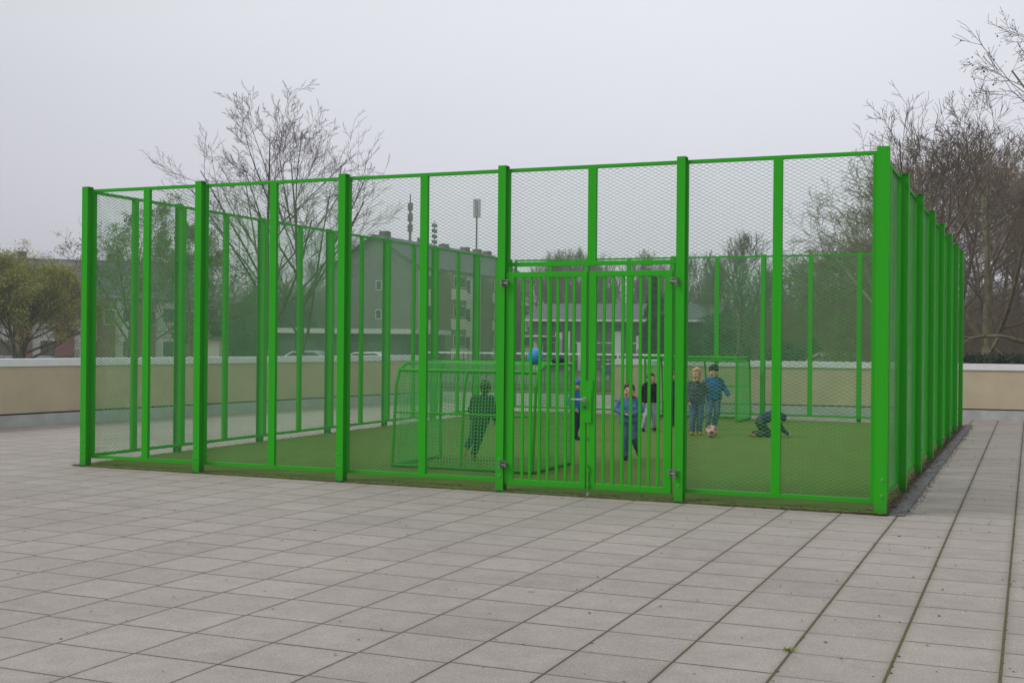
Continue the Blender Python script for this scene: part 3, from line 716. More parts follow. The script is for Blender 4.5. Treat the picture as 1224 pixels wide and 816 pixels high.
# child crouching on all fours
x, y = -2.98, 9.25
person('child crouching on hands and knees on the turf right of the ball', (x, y, TZP), 62, 1.10,
       {'pelvis': (0, -.08, .27), 'chest': (0, .08, .34), 'neck': (0, .165, .34), 'head': (0.01, .215, .28), 'shR': (.09, .13, .31), 'shL': (-.09, .13, .31), 'elR': (.12, .20, .15), 'wrR': (.13, .30, .055), 'elL': (-.11, .17, .14), 'wrL': (-.10, .24, .045),
        'hipR': (.06, -.11, .22), 'hipL': (-.06, -.11, .22), 'knR': (.08, .02, .055), 'knL': (-.08, .0, .055), 'anR': (.07, -.19, .05), 'anL': (-.07, -.20, .05), 'toeR': (.07, -.24, .02), 'toeL': (-.07, -.25, .02)},
       NAVY, CAMO, TAN, NAVY, 'beanie', head_rot=(0, -55), jl=-.1)

# football
PINK = mat('pale_pink_leather', (0.62, 0.36, 0.33), 0.4); DRED = mat('dark_red_patch', (0.30, 0.04, 0.05), 0.4)
bmh = bmesh.new(); bmesh.ops.create_icosphere(bmh, subdivisions=5, radius=0.105)
ph = (1+5**.5)/2; ic = [Vector(v).normalized() for a in (-1, 1) for b in (-ph, ph) for v in ((0, a, b), (a, b, 0), (b, 0, a))]
for f in bmh.faces:
    c = f.calc_center_median().normalized(); f.smooth = True
    if max(c.dot(i) for i in ic) > math.cos(0.36): f.material_index = 1
me = bpy.data.meshes.new('football'); bmh.to_mesh(me); bmh.free()
fb_ = link('football', me, [PINK, DRED]); fb_.location = (-3.80, 8.62, TZ+0.106); fb_.rotation_euler = (.5, .3, .9)
tag(fb_, 'pale pink football with dark red patches lying on the turf', 'ball')
# blue ball resting on the roof net of the near goal
bb = MB().ball((0, 0, 0), 0.105, 24, 16).build('ball', mat('sky_blue_plastic', (0.03, 0.27, 0.72), 0.3), smooth=True); bb.location = (-4.62, 2.42, TZ+1.33+0.106)
tag(bb, 'glossy sky-blue ball resting on top of the near goal', 'ball')
b = MB(); b.ball((0, 0, .03), .05, 10, 8, (1.5, 1, .7)); b.ball((.07, .02, .03), .04, 10, 8, (1.2, 1, .7)); b.ball((-.06, .03, .025), .035, 10, 8)
c_o = fuse(b, 'cap', mat('pink_white_cloth', (0.62, 0.42, 0.42), .8, noise=.4, nscale=25), None, .006, 2, .02); c_o.location = (-5.0, 2.3, TZ+1.338); tag(c_o, 'crumpled pink and white cloth cap lying on the near goal net', 'cap')
b = MB(); b.ball((0, 0, .035), .045, 10, 8, (1.3, 1, .8)); b.ball((.08, .0, .045), .05, 10, 8, (1, .9, .9)); b.ball((.13, .02, .03), .035, 10, 8)
c_o = fuse(b, 'glove', cloth('dark_navy_knit', (.03, .03, .07)), None, .006, 2, .02); c_o.location = (-4.53, 2.9, TZ+1.338); tag(c_o, 'dark navy glove lying on the near goal beside the blue ball', 'glove')

# ------------------------------------------------------------------ trees
def frusta(P, Q, r0, r1, n):
    """vectorised open frusta; P,Q (k,3)"""
    P = np.asarray(P); Q = np.asarray(Q); r0 = np.asarray(r0)[:, None]; r1 = np.asarray(r1)[:, None]
    D = Q-P; D /= np.maximum(np.linalg.norm(D, axis=1, keepdims=True), 1e-9)
    ref = np.where(np.abs(D[:, 2:3]) < 0.9, np.array([[0, 0, 1.0]]), np.array([[1.0, 0, 0]]))
    A = np.cross(D, ref); A /= np.linalg.norm(A, axis=1, keepdims=True); B = np.cross(D, A)
    V = np.zeros((len(P), 2*n, 3))
    for i in range(n):
        t = 2*math.pi*i/n; o = A*math.cos(t)+B*math.sin(t)
        V[:, i] = P+o*r0; V[:, n+i] = Q+o*r1
    base = (np.arange(len(P))*2*n)[:, None]
    Fs = np.concatenate([base+np.array([[i, (i+1) % n, n+(i+1) % n, n+i]]) for i in range(n)])
    return V.reshape(-1, 3), Fs
def grow_tree(seed, height, r0, spread=0.5, levels=5, kids=(5, 5, 5, 5), trunk_frac=0.3, up=0.25, wig=0.22, droop=0.0, minr=0.006, lens=(0.62, 0.55, 0.5, 0.5), leader=True, fork=None, cone=False, ang0=(28, 62), angs=(28, 62)):
    rng = random.Random(seed); S = []; tips = []
    def rv(): return Vector((rng.gauss(0, 1), rng.gauss(0, 1), rng.gauss(0, 1)))
    def branch(p, d, L, r, lev, rend):
        nseg = (10, 6, 5, 3, 2, 2)[min(lev, 5)]
        pts = [p]; ds = [d]; q = p.copy(); dd = d.copy()
        for i in range(nseg):
            dd = (dd + rv()*wig*(0.3, 0.55, 0.85, 1, 1, 1)[min(lev, 5)]*0.6 + Vector((0, 0, up if lev else 0.25))*(0.35) - Vector((0, 0, droop))*(lev >= 2)*0.5).normalized()
            nq = q+dd*(L/nseg); a = r+(rend-r)*i/nseg; b = r+(rend-r)*(i+1)/nseg
            S.append((q.copy(), nq.copy(), a, b, lev)); q = nq; pts.append(q.copy()); ds.append(dd.copy())
        if lev >= levels-1:
            tips.append((q.copy(), dd.copy())); return
        nk = kids[min(lev, len(kids)-1)]
        nk = max(2, int(nk*(0.75+0.5*rng.random())))
        f0 = trunk_frac if lev == 0 else 0.22
        for k in range(nk):
            f = f0+(1-f0)*((k+rng.random())/nk); f = min(f, 0.99); s = f*nseg; i = min(int(s), nseg-1)
            bp = pts[i].lerp(pts[i+1], s-i); base = ds[i+1]
            side = base.cross(rv()).normalized()
            ang = R(rng.uniform(*(angs if lev else ang0)))
            nd = (base*math.cos(ang)+side*math.sin(ang)).normalized()
            rr_ = (r+(rend-r)*f)*rng.uniform(0.42, 0.62)
            shape = (1.2-0.92*f if angs[1] < 47 else 1.25-0.85*f) if not cone else (1.15-f)
            if lev == 0: Ln = height*(0.36+0.34*spread)*shape*rng.uniform(0.8, 1.1)
            else: Ln = L*lens[min(lev, len(lens)-1)]*(1.15-0.45*f)*rng.uniform(0.75, 1.25)
            branch(bp, nd, Ln, max(rr_, minr), lev+1, max(minr*0.55, rr_*0.3))
        tips.append((q.copy(), dd.copy()))
    if fork:
        hb = height*0.12
        S.append((Vector((0, 0, -0.3)), Vector((0, 0, hb)), r0*1.25, r0, 0))
        for k in range(fork):
            a = 6.28*k/fork+rng.random(); t = rng.uniform(0.12, 0.42)
            branch(Vector((0, 0, hb)), Vector((math.cos(a)*t, math.sin(a)*t, 1)).normalized(), height*0.85*rng.uniform(0.8, 1), r0*0.7, 0, minr*1.5)
    else:
        S.append((Vector((0, 0, -0.3)), Vector((0, 0, 0.1)), r0*1.4, r0*1.1, 0))
        branch(Vector((0, 0, 0)), Vector((0, 0, 1)), height*0.93, r0, 0, minr*1.4)
    return S, tips
def tree_meshes(S, tips, cut=1, leaf=None, seed=0, balls=None, minr=0.0):
    out = []
    for name, sel, n in (('trunk', [s for s in S if s[4] <= cut], 7), ('crown', [s for s in S if s[4] > cut], 3)):
        if not sel: out.append(None); continue
        P = [tuple(s[0]) for s in sel]; Q = [tuple(s[1]) for s in sel]
        V, Fs = frusta(P, Q, [max(minr, s[2]) for s in sel], [max(minr, s[3]) for s in sel], n)
        mi = None
        if name == 'crown' and (leaf or balls):
            rng = np.random.default_rng(seed); T = np.array([tuple(t[0]) for t in tips]+[tuple(s[1]) for s in sel[::2]])
            spec = leaf or balls
            num, size, jit = spec; C = T[rng.integers(0, len(T), num)]+rng.normal(0, jit, (num, 3))
            if balls: C[:, 2] -= 0.06
            a = rng.normal(0, 1, (num, 3)); a /= np.linalg.norm(a, axis=1, keepdims=True)
            b = np.cross(a, rng.normal(0, 1, (num, 3))); b /= np.linalg.norm(b, axis=1, keepdims=True)
            sz = size*rng.uniform(0.5, 1.4, (num, 1))
            o = len(V)
            if leaf:
                LV = np.stack([C-a*sz, C-b*sz*0.55, C+a*sz, C+b*sz*0.55], 1).reshape(-1, 3)
                LF = o+(np.arange(num)*4)[:, None]+np.array([[0, 1, 2, 3]])
            else:
                c = np.cross(a, b); LV = np.stack([C+a*sz, C+b*sz, C-a*sz, C-b*sz, C+c*sz, C-c*sz], 1).reshape(-1, 3)
                bs = o+(np.arange(num)*6)[:, None]
                LF = np.concatenate([bs+np.array([[i, (i+1) % 4, 4, 4]]) for i in range(4)]+[bs+np.array([[(i+1) % 4, i, 5, 5]]) for i in range(4)])
                # degenerate quads avoided: use quads through both poles
                LF = np.concatenate([bs+np.array([[0, 4, 2, 5]]), bs+np.array([[1, 4, 3, 5]]), bs+np.array([[0, 1, 2, 3]])])
            mi = np.concatenate([np.zeros(len(Fs), np.int32), np.ones(len(LF), np.int32)])
            V = np.concatenate([V, LV]); Fs = np.concatenate([Fs, LF])
        me = np_mesh(name, V, Fs)
        if mi is not None: me.polygons.foreach_set('material_index', mi)
        out.append(me)
    return out
BARK = mat('bark_grey_brown', (0.115, 0.098, 0.078), 0.95, spec=0.1, noise=0.35, nscale=5)
BARKG = mat('bark_mossy', (0.17, 0.155, 0.09), 0.95, spec=0.1, noise=0.35, nscale=4)
TWIG = mat('twig', (0.125, 0.10, 0.082), 0.95, spec=0.1)
TWIGB = mat('twig_brown', (0.205, 0.158, 0.102), 0.95, spec=0.1)
SEED = mat('seed_ball', (0.10, 0.065, 0.04), 0.95, spec=0.1)
YLEAF = mat('young_yellow_leaf', (0.35, 0.37, 0.09), 0.8, spec=0.15, noise=0.35, nscale=1.2)
BUD = mat('bud_green', (0.16, 0.19, 0.06), 0.8, spec=0.15)
DARKLEAF = mat('dark_leaf', (0.035, 0.055, 0.03), 0.85, spec=0.15, noise=0.4, nscale=1.5)
CONIF = mat('conifer_needle', (0.030, 0.050, 0.032), 0.9, spec=0.1)
def tree(name, label, loc, S, tips, mats, rz=0, group=None, cat='tree', **k):
    t = empty(name, tuple(loc), rz); tag(t, label, cat, group)
    a, b = tree_meshes(S, tips, **k)
    if a: link('trunk', a, mats[0], t)
    if b: link('crown', b, list(mats[1:]), t)
    return t

# two bare trees behind the left parapet
S, T = grow_tree(11, 10.5, 0.15, spread=0.56, levels=5, kids=(19, 8, 6, 5), trunk_frac=0.16, up=0.12, wig=0.13, ang0=(30, 58), angs=(24, 46), lens=(.5, .48, .40, .34), minr=0.006)
tree('bare_tree', 'tall bare tree with one straight trunk and upward branches behind the left parapet', spot(314, 45), S, T, (BARK, TWIG), 3.6, cut=1, minr=0.0045)
S, T = grow_tree(27, 9.3, 0.14, spread=0.78, levels=5, kids=(16, 8, 6, 5), trunk_frac=0.16, up=0.12, wig=0.13, ang0=(28, 55), angs=(24, 46), lens=(.5, .48, .40, .34), minr=0.006)
tree('bare_tree', 'bare tree with forked leaning stems right beside the tall straight one', spot(360, 43), S, T, (BARK, TWIG), 2.2, cut=1, minr=0.0045)
# yellow-green tree at the left edge
S, T = grow_tree(5, 4.6, 0.18, spread=0.95, levels=5, kids=(13, 7, 6, 5), trunk_frac=0.1, up=0.15, wig=0.2, droop=0.05, minr=0.008, fork=3)
tree('budding_tree', 'rounded yellow-green tree coming into leaf at the left edge of the terrace', spot(22, 52), S, T, (BARKG, TWIGB, YLEAF), 1.0, leaf=(95000, 0.036, 0.13), seed=2)
# budding tree seen through the left bay
S, T = grow_tree(8, 7.2, 0.16, spread=0.75, levels=5, kids=(12, 7, 6, 5), trunk_frac=0.15, up=0.3, wig=0.28, minr=0.008)
tree('budding_tree', 'thin budding tree standing behind the leftmost mesh bay', spot(150, 56), S, T, (BARKG, TWIGB, BUD), 0.3, leaf=(9000, 0.045, 0.08), seed=3)
S, T = grow_tree(9, 6.8, 0.15, spread=0.85, levels=5, kids=(12, 7, 6, 5), trunk_frac=0.12, up=0.2, wig=0.3, minr=0.008)
tree('budding_tree', 'low budding tree between the thin budding tree and the tall bare tree', spot(228, 66), S, T, (BARKG, TWIGB, BUD), 1.3, leaf=(14000, 0.06, 0.1), seed=4)
# dark evergreen shrub masses
def shrub(name, label, loc, rx, rz_, num, size, m, seed, group=None, cat='shrub'):
    rng = np.random.default_rng(seed); t = empty(name, tuple(loc)); tag(t, label, cat, group)
    nb = 26; cen = rng.normal(0, 0.42, (nb, 3))*np.array([rx, rx, rz_*0.8])+np.array([0, 0, rz_]); cr = rng.uniform(0.25, 0.5, nb)*min(rx, rz_)*1.1
    idx = rng.integers(0, nb, num); u = rng.normal(0, 1, (num, 3)); u /= np.linalg.norm(u, axis=1, keepdims=True)
    C = cen[idx]+u*(cr[idx][:, None])*rng.uniform(0.55, 1.05, (num, 1)); C[:, 2] = np.abs(C[:, 2])
    a = rng.normal(0, 1, (num, 3)); a /= np.linalg.norm(a, axis=1, keepdims=True); b = np.cross(a, u); b /= np.maximum(np.linalg.norm(b, axis=1, keepdims=True), 1e-6)
    sz = size*rng.uniform(0.5, 1.5, (num, 1))
    V = np.stack([C-a*sz, C-b*sz*.6, C+a*sz, C+b*sz*.6], 1).reshape(-1, 3); Fs = (np.arange(num)*4)[:, None]+np.array([[0, 1, 2, 3]])
    link('foliage', np_mesh('foliage', V, Fs), m, t)
    s = MB()
    for i in range(5):
        a_ = i*1.26; s.tube((0, 0, -0.1), (math.cos(a_)*rx*.3, math.sin(a_)*rx*.3, rz_), 0.07, 0.02, 6)
    s.build('stem', BARK, t)
    return t
GREYLEAF = mat('grey_green_leaf', (0.06, 0.08, 0.055), 0.9, spec=0.1, noise=0.3, nscale=1)
shrub('evergreen_tree', 'dark rounded evergreen behind the trunk of the tall bare tree', spot(288, 88), 2.9, 2.7, 14000, 0.11, GREYLEAF, 1, cat='tree')
shrub('evergreen_tree', 'dull green evergreen beside the low flat roofed building', spot(345, 108), 3.2, 3.1, 12000, 0.13, GREYLEAF, 2, cat='tree')
# spruce behind the right gate leaf
def spruce(loc, h, r, seed):
    rng = np.random.default_rng(seed); t = empty('spruce_tree', tuple(loc)); tag(t, 'dark narrow spruce seen between the bars of the right gate leaf', 'tree')
    MB().tube((0, 0, -0.2), (0, 0, h), 0.16, 0.015, 8).build('trunk', BARK, t)
    P = []; Q = []
    C = []
    for k in range(46):
        z = h*(0.06+0.93*k/46); L = r*(1-k/46)**0.85+0.12
        for j in range(9):
            a = rng.uniform(0, 6.28); l = L*rng.uniform(0.7, 1.12); p = np.array([0, 0, z]); q = p+np.array([math.cos(a)*l, math.sin(a)*l, -0.22*l+rng.uniform(-.05, .05)])
            P.append(p); Q.append(q)
            m_ = int(14+40*l)
            f = rng.uniform(0.15, 1, (m_, 1)); C.append(p+(q-p)*f+rng.normal(0, 0.05, (m_, 3))-np.array([0, 0, 0.05]))
    V, Fs = frusta(P, Q, [0.02]*len(P), [0.006]*len(P), 3); C = np.concatenate(C); num = len(C)
    a = rng.normal(0, 1, (num, 3)); a[:, 2] *= .5; a /= np.linalg.norm(a, axis=1, keepdims=True); b = np.cross(a, rng.normal(0, 1, (num, 3))); b /= np.linalg.norm(b, axis=1, keepdims=True)
    LV = np.stack([C-a*.09, C-b*.03, C+a*.09, C+b*.03], 1).reshape(-1, 3); LF = len(V)+(np.arange(num)*4)[:, None]+np.array([[0, 1, 2, 3]])
    link('crown', np_mesh('crown', np.concatenate([V, LV]), np.concatenate([Fs, LF])), CONIF, t)
spruce(spot(782, 62), 5.6, 1.05, 3)

# far bare trees behind the long flat building (right of the gate) and along the horizon
S, T = grow_tree(31, 9.5, 0.17, spread=0.35, levels=4, kids=(22, 9, 7), trunk_frac=0.12, up=0.75, wig=0.16, minr=0.012)
lab_far = 'hazy bare tree in the distant row far behind the back parapet'
fa = tree('distant_tree', lab_far, spot(655, 118), S, T, (BARK, TWIG), 0, 'hazy bare trees in the distance', minr=0.014, cut=0)
S, T = grow_tree(33, 9.0, 0.2, spread=0.75, levels=4, kids=(18, 9, 8), trunk_frac=0.15, up=0.4, wig=0.22, minr=0.012)
fb = tree('distant_tree', lab_far, spot(700, 112), S, T, (BARK, TWIG), 0, 'hazy bare trees in the distance', minr=0.014, cut=0)
random.seed(12)
for i, (u, D, s) in enumerate([(638, 125, .95), (668, 120, 1.05), (684, 130, 1.1), (716, 118, .92), (730, 126, 1.0), (745, 115, .95), (762, 124, 1.0), (801, 122, .9), (815, 118, .85), (832, 108, .9), (846, 112, .86), (858, 116, .8), (20, 170, 1.2), (-30, 170, 1.3), (330, 150, 1.15), (372, 160, 1.2), (395, 155, 1.1)]):
    copy_tree(random.choice((fa, fb)), spot(u, D), random.random()*6.28, (s, s, s*random.uniform(.92, 1.08)))
# mid-distance bare trees right of the far goal
lab_mid = 'mid-distance bare tree above the far goal, left of the white gabled house'
fc = copy_tree(fb, spot(884, 78), 1.0, (0.93, 0.93, 0.86)); fc['label'] = 'round-crowned bare tree with a dark trunk above the right end of the far goal'; fc['group'] = 'bare trees behind the back parapet'
for i, (u, D, s, sz) in enumerate([(905, 96, .9, .75), (928, 88, .85, .66), (868, 92, .9, .8), (948, 84, .9, .75)]):
    q = copy_tree(fb if i % 2 else fa, spot(u, D), random.random()*6.28, (s, s, sz)); q['label'] = lab_mid; q['group'] = 'bare trees behind the back parapet'
shrub('evergreen_shrub', 'grey-green bushy evergreen under the bare tree above the far goal', spot(868, 84), 3.4, 2.3, 14000, 0.10, GREYLEAF, 5)
shrub('evergreen_shrub', 'dark bush left of the white gabled house behind the back parapet', spot(935, 66), 2.6, 1.15, 12000, 0.08, GREYLEAF, 6)

# big plane trees on the right
S, T = grow_tree(41, 9.0, 0.24, spread=1.0, levels=5, kids=(10, 8, 7, 5), trunk_frac=0.2, up=0.13, wig=0.16, angs=(26, 50), ang0=(35, 68), lens=(.58, .52, .45, .45), minr=0.008)
tree('plane_tree', 'spreading bare tree whose limbs show through the mesh left of the near right corner post', spot(1086, 44), S, T, (BARKG, TWIG), 2.7, minr=0.0065)
S, T = grow_tree(43, 12.6, 0.30, spread=0.6, levels=5, kids=(13, 8, 7, 5), trunk_frac=0.2, up=0.13, wig=0.16, angs=(26, 50), ang0=(35, 68), lens=(.58, .52, .45, .45), minr=0.008)
pl = tree('plane_tree', 'tallest bare plane tree with hanging seed balls at the right edge', spot(1366, 36), S, T, (BARKG, TWIG, SEED), 0.4, balls=(900, 0.028, 0.08), seed=5, minr=0.0065)
S, T = grow_tree(47, 9.6, 0.24, spread=0.8, levels=5, kids=(13, 8, 7, 5), trunk_frac=0.12, up=0.13, wig=0.16, angs=(26, 50), ang0=(35, 68), lens=(.58, .52, .45, .45), minr=0.009)
wa = tree('woodland_tree', 'bare brown tree standing above the right end of the back parapet', spot(1180, 46), S, T, (BARKG, TWIGB), 1.1, minr=0.0075)
S, T = grow_tree(53, 10.4, 0.22, spread=0.7, levels=5, kids=(12, 8, 7, 5), trunk_frac=0.10, up=0.13, wig=0.16, angs=(26, 50), ang0=(35, 68), lens=(.58, .52, .45, .45), minr=0.009, fork=2)
wb = tree('woodland_tree', 'twin-stemmed bare tree in the wood just right of the cage', spot(1128, 52), S, T, (BARK, TWIGB), 0.1, minr=0.0085)
lw = 'bare brown tree in the dense wood on the right behind the parapet'
for i, (u, D, s, sz) in enumerate([(1090, 60, 1.0, 1.02), (1214, 62, 1.1, 1.12), (1190, 72, 1.15, 1.25), (1050, 66, .9, .9), (1016, 70, .9, .72), (985, 78, .9, .72), (1290, 60, 1.1, 1.1), (1232, 80, 1.2, 1.2), (1035, 90, 1.0, .88), (1002, 62, .6, .55)]):
    q = copy_tree(wa if i % 2 else wb, spot(u, D), random.random()*6.28, (s, s, sz)); q['label'] = lw; q['group'] = 'trees of the wood on the right'

# undergrowth and thicket of the wood: countless thin stems
rng = np.random.default_rng(9); P = []; Q = []; r0 = []; r1 = []
def stems(u0, u1, D0, D1, n, hmin, hmax):
    for k in range(n):
        u = rng.uniform(u0, u1); D = rng.uniform(D0, D1); b = spot(u, D); b = np.array([b.x, b.y, GZ]); h = rng.uniform(hmin, hmax)
        d = np.array([rng.normal(0, .22), rng.normal(0, .22), 1]); r = 0.012+0.008*h/4
        for s in range(4):
            q = b+d*h/4; P.append(b); Q.append(q); r0.append(r); r1.append(r*.72)
            for t in range(4):
                f = rng.uniform(); bp = b+(q-b)*f; dd = d*.6+rng.normal(0, .55, 3); dd[2] = abs(dd[2]); L = h*rng.uniform(.08, .22)
                e_ = bp+dd*L; P.append(bp); Q.append(e_); r0.append(r*.5); r1.append(.006)
                for w_ in range(3):
                    f2 = rng.uniform(.2, 1); b2 = bp+(e_-bp)*f2; e2 = b2+(dd*.5+rng.normal(0, .5, 3))*L*.6; P.append(b2); Q.append(e2); r0.append(.009); r1.append(.005)
            b = q; r *= .72; d = d+rng.normal(0, .14, 3)
stems(985, 1300, 50, 74, 800, 1.8, 4.6)
stems(905, 1010, 70, 84, 330, 2.0, 4.4)
V, Fs = frusta(P, Q, r0, r1, 3)
tag(link('undergrowth', np_mesh('undergrowth', V, Fs), TWIGB), kind='stuff')
# far wooded horizon, countless
P = []; Q = []; r0 = []; r1 = []
for (a_, b_, n_, h0, h1) in ((-260, 420, 500, 5, 9.5), (1000, 1500, 420, 6, 11), (600, 1000, 420, 3.5, 6.0)):
    for k in range(n_):
        b = spot(rng.uniform(a_, b_), rng.uniform(150, 200)); b = np.array([b.x, b.y, GZ]); h = rng.uniform(h0, h1)
        P.append(b); Q.append(b+np.array([0, 0, h])); r0.append(.16); r1.append(.03)
        for t in range(26):
            z = rng.uniform(.15, 1)*h; l = (1.1-z/h)*h*.35+.4; a = rng.uniform(0, 6.28); p = b+np.array([0, 0, z]); q = p+np.array([math.cos(a)*l, math.sin(a)*l, l*.9]); P.append(p); Q.append(q); r0.append(.05); r1.append(.02)
            for w_ in range(3):
                f = rng.uniform(.2, 1); p2 = p+(q-p)*f; P.append(p2); Q.append(p2+rng.normal(0, .8, 3)+np.array([0, 0, .5])); r0.append(.025); r1.append(.012)
V, Fs = frusta(P, Q, r0, r1, 3)
tag(link('distant_wood', np_mesh('distant_wood', V, Fs), TWIG), kind='stuff')
# trimmed hedge just behind the right part of the back parapet
hp = [spot(1150, 36), spot(1330, 33)]
def hedge(label, A, B, h, dpt, num, m, seed):
    rng = np.random.default_rng(seed); t = empty('hedge', (A.x, A.y, GZ)); d = (B-A); L = math.hypot(d.x, d.y); t.rotation_euler = (0, 0, math.atan2(d.y, d.x)); tag(t, label, 'hedge')
    C = rng.uniform([0, 0, 0], [L, dpt, h], (num, 3)); C[:, 2] = np.maximum(C[:, 2], 0.0)+rng.normal(0, .05, num)
    top = rng.uniform(size=num) < .5; C[top, 2] = h+rng.normal(0, .06, top.sum())
    a = rng.normal(0, 1, (num, 3)); a /= np.linalg.norm(a, axis=1, keepdims=True); b = np.cross(a, rng.normal(0, 1, (num, 3))); b /= np.linalg.norm(b, axis=1, keepdims=True); sz = rng.uniform(.03, .07, (num, 1))
    V = np.stack([C-a*sz, C-b*sz*.6, C+a*sz, C+b*sz*.6], 1).reshape(-1, 3)
    link('foliage', np_mesh('foliage', V, (np.arange(num)*4)[:, None]+np.array([[0, 1, 2, 3]])), m, t)
    s = MB()
    for i in range(int(L/0.5)): s.tube((0.25+i*.5, dpt/2, -.05), (0.25+i*.5+rng.normal(0, .1), dpt/2, h*.9), .03, .012, 5)
    s.build('stem', BARK, t)
hedge('low dark trimmed hedge right behind the right end of the back parapet', hp[0], hp[1], 1.74, 0.8, 14000, DARKLEAF, 3)
# long bough hanging over the hedge
bo = MB(); A = spot(1150, 38, v=408)
pts = [spot(1262, 39, v=404), spot(1235, 38.7, v=412), spot(1218, 38.5, v=407), spot(1196, 38.3, v=401.5), spot(1176, 38.1, v=402), spot(1160, 38, v=404), spot(1140, 37.9, v=400)]
for i, (a, b) in enumerate(zip(pts, pts[1:])): bo.tube(a, b, .10-.013*i, .10-.013*(i+1), 8)
for (a, b, r) in ((pts[4], spot(1186, 37.6, v=392), .03), (pts[5], spot(1148, 37.4, v=412), .025), (pts[3], spot(1185, 38, v=412), .025), (pts[2], spot(1205, 38, v=390), .03)): bo.tube(a, b, r, .008, 6)
bo.tube(pts[0], spot(1300, 39.5, z=GZ), .11, .2, 8)
tag(bo.build('leaning_tree', BARKG), 'mossy leaning bough reaching low over the hedge at the right edge', 'tree')
pl2 = copy_tree(pl, spot(1440, 44), 2.0, (0.9, 0.9, 0.98)); pl2['label'] = 'bare plane tree outside the frame reaching its seed-balled branch in at the top right'

# ------------------------------------------------------------------ buildings beyond the terrace
ROOFD = mat('dark_roof', (0.095, 0.10, 0.115), 0.8, noise=0.15, nscale=1)
def tiles(name, col, col2, scale):
    m = bpy.data.materials.new(name); m.use_nodes = True; g = G(m); b = m.node_tree.nodes['Principled BSDF']
    tc = g.n('ShaderNodeTexCoord'); sx = g.n('ShaderNodeSeparateXYZ'); g.l(tc.outputs['Object'], sx.inputs[0])
    f = g.m('FRACT', g.m('MULTIPLY', sx.outputs[2], scale)); k = g.m('LESS_THAN', f, 0.3)
    c = g.mix(k, col, col2); n_ = g.noise(tc.outputs['Object'], 1.5, 4)
    c = g.mix(g.m('MULTIPLY', n_, 0.4), c, (0.16, 0.16, 0.17)); g.l(c, b.inputs['Base Color']); b.inputs['Roughness'].default_value = 0.8; return m
ROOFT = tiles('slate_roof_courses', (0.095, 0.10, 0.125), (0.05, 0.053, 0.07), 2.2)
def brickm(name, c1, c2, mortar, sc__=1.0):
    m = bpy.data.materials.new(name); m.use_nodes = True; g = G(m); b = m.node_tree.nodes['Principled BSDF']
    tc = g.n('ShaderNodeTexCoord'); br = g.n('ShaderNodeTexBrick'); g.l(tc.outputs['Object'], br.inputs['Vector'])
    mp_ = g.n('ShaderNodeMapping'); mp_.inputs['Rotation'].default_value = (R(90), 0, 0); g.l(tc.outputs['Object'], mp_.inputs[0]); g.l(mp_.outputs[0], br.inputs['Vector'])
    br.inputs['Scale'].default_value = 4*sc__; br.inputs['Color1'].default_value = (*c1, 1); br.inputs['Color2'].default_value = (*c2, 1); br.inputs['Mortar'].default_value = (*mortar, 1)
    g.l(br.outputs[0], b.inputs['Base Color']); b.inputs['Roughness'].default_value = 0.9; return m
REDB = brickm('red_brick', (0.20, 0.075, 0.055), (0.25, 0.10, 0.07), (0.2, 0.17, 0.15))
PLAST = mat('cream_render', (0.78, 0.73, 0.62), 0.85, noise=0.08, nscale=0.8)
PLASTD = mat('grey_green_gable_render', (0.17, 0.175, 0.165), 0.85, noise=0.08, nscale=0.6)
WHITE = mat('white_render', (0.60, 0.60, 0.57), 0.8, noise=0.06, nscale=1)
WINF = mat('white_window_frame', (0.7, 0.7, 0.68), 0.5)
GLASS = mat('dark_window_glass', (0.05, 0.06, 0.07), 0.12, spec=0.8)
DARKW = mat('dark_cladding', (0.06, 0.065, 0.06), 0.7, noise=0.2, nscale=1)
BROWN = mat('brown_balcony', (0.20, 0.16, 0.11), 0.8)
CHIM = mat('chimney_brick', (0.12, 0.10, 0.09), 0.9)
def house(name, label, P1, P2, depth, eave, rise, wallm, roofm, cat='building', over=0.3, gablem=None, flat=False):
    """facade line P1->P2 faces the camera side; local x along the facade, +y away"""
    d = P2-P1; L = math.hypot(d.x, d.y); t = empty(name, (P1.x, P1.y, GZ)); t.rotation_euler = (0, 0, math.atan2(d.y, d.x)); tag(t, label, cat)
    w_ = MB(); w_.box(0, L, 0, depth, 0, eave)
    w_.build('wall', wallm, t)
    hy = depth/2
    if not flat:
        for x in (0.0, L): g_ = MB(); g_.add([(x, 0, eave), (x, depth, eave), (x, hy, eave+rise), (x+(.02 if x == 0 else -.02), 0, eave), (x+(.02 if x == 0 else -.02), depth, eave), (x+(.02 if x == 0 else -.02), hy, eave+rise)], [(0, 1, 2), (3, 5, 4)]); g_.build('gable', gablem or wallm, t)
        r = MB(); k = over*rise/hy; th = 0.18
        for s in (0, 1):
            ya, yb = (-over, hy) if s == 0 else (depth+over, hy)
            r.add([(-over, ya, eave-k), (L+over, ya, eave-k), (L+over, yb, eave+rise), (-over, yb, eave+rise), (-over, ya, eave-k+th), (L+over, ya, eave-k+th), (L+over, yb, eave+rise+th), (-over, yb, eave+rise+th)],
                  [(0, 1, 2, 3), (7, 6, 5, 4), (0, 4, 5, 1), (1, 5, 6, 2), (3, 2, 6, 7), (0, 3, 7, 4)])
        rf = r.build('roof', roofm, t)
    else:
        r = MB(); r.box(-over, L+over, -over, depth+over, eave+0.003, eave+rise); rf = r.build('roof', roofm, t)
    return t, L, rf
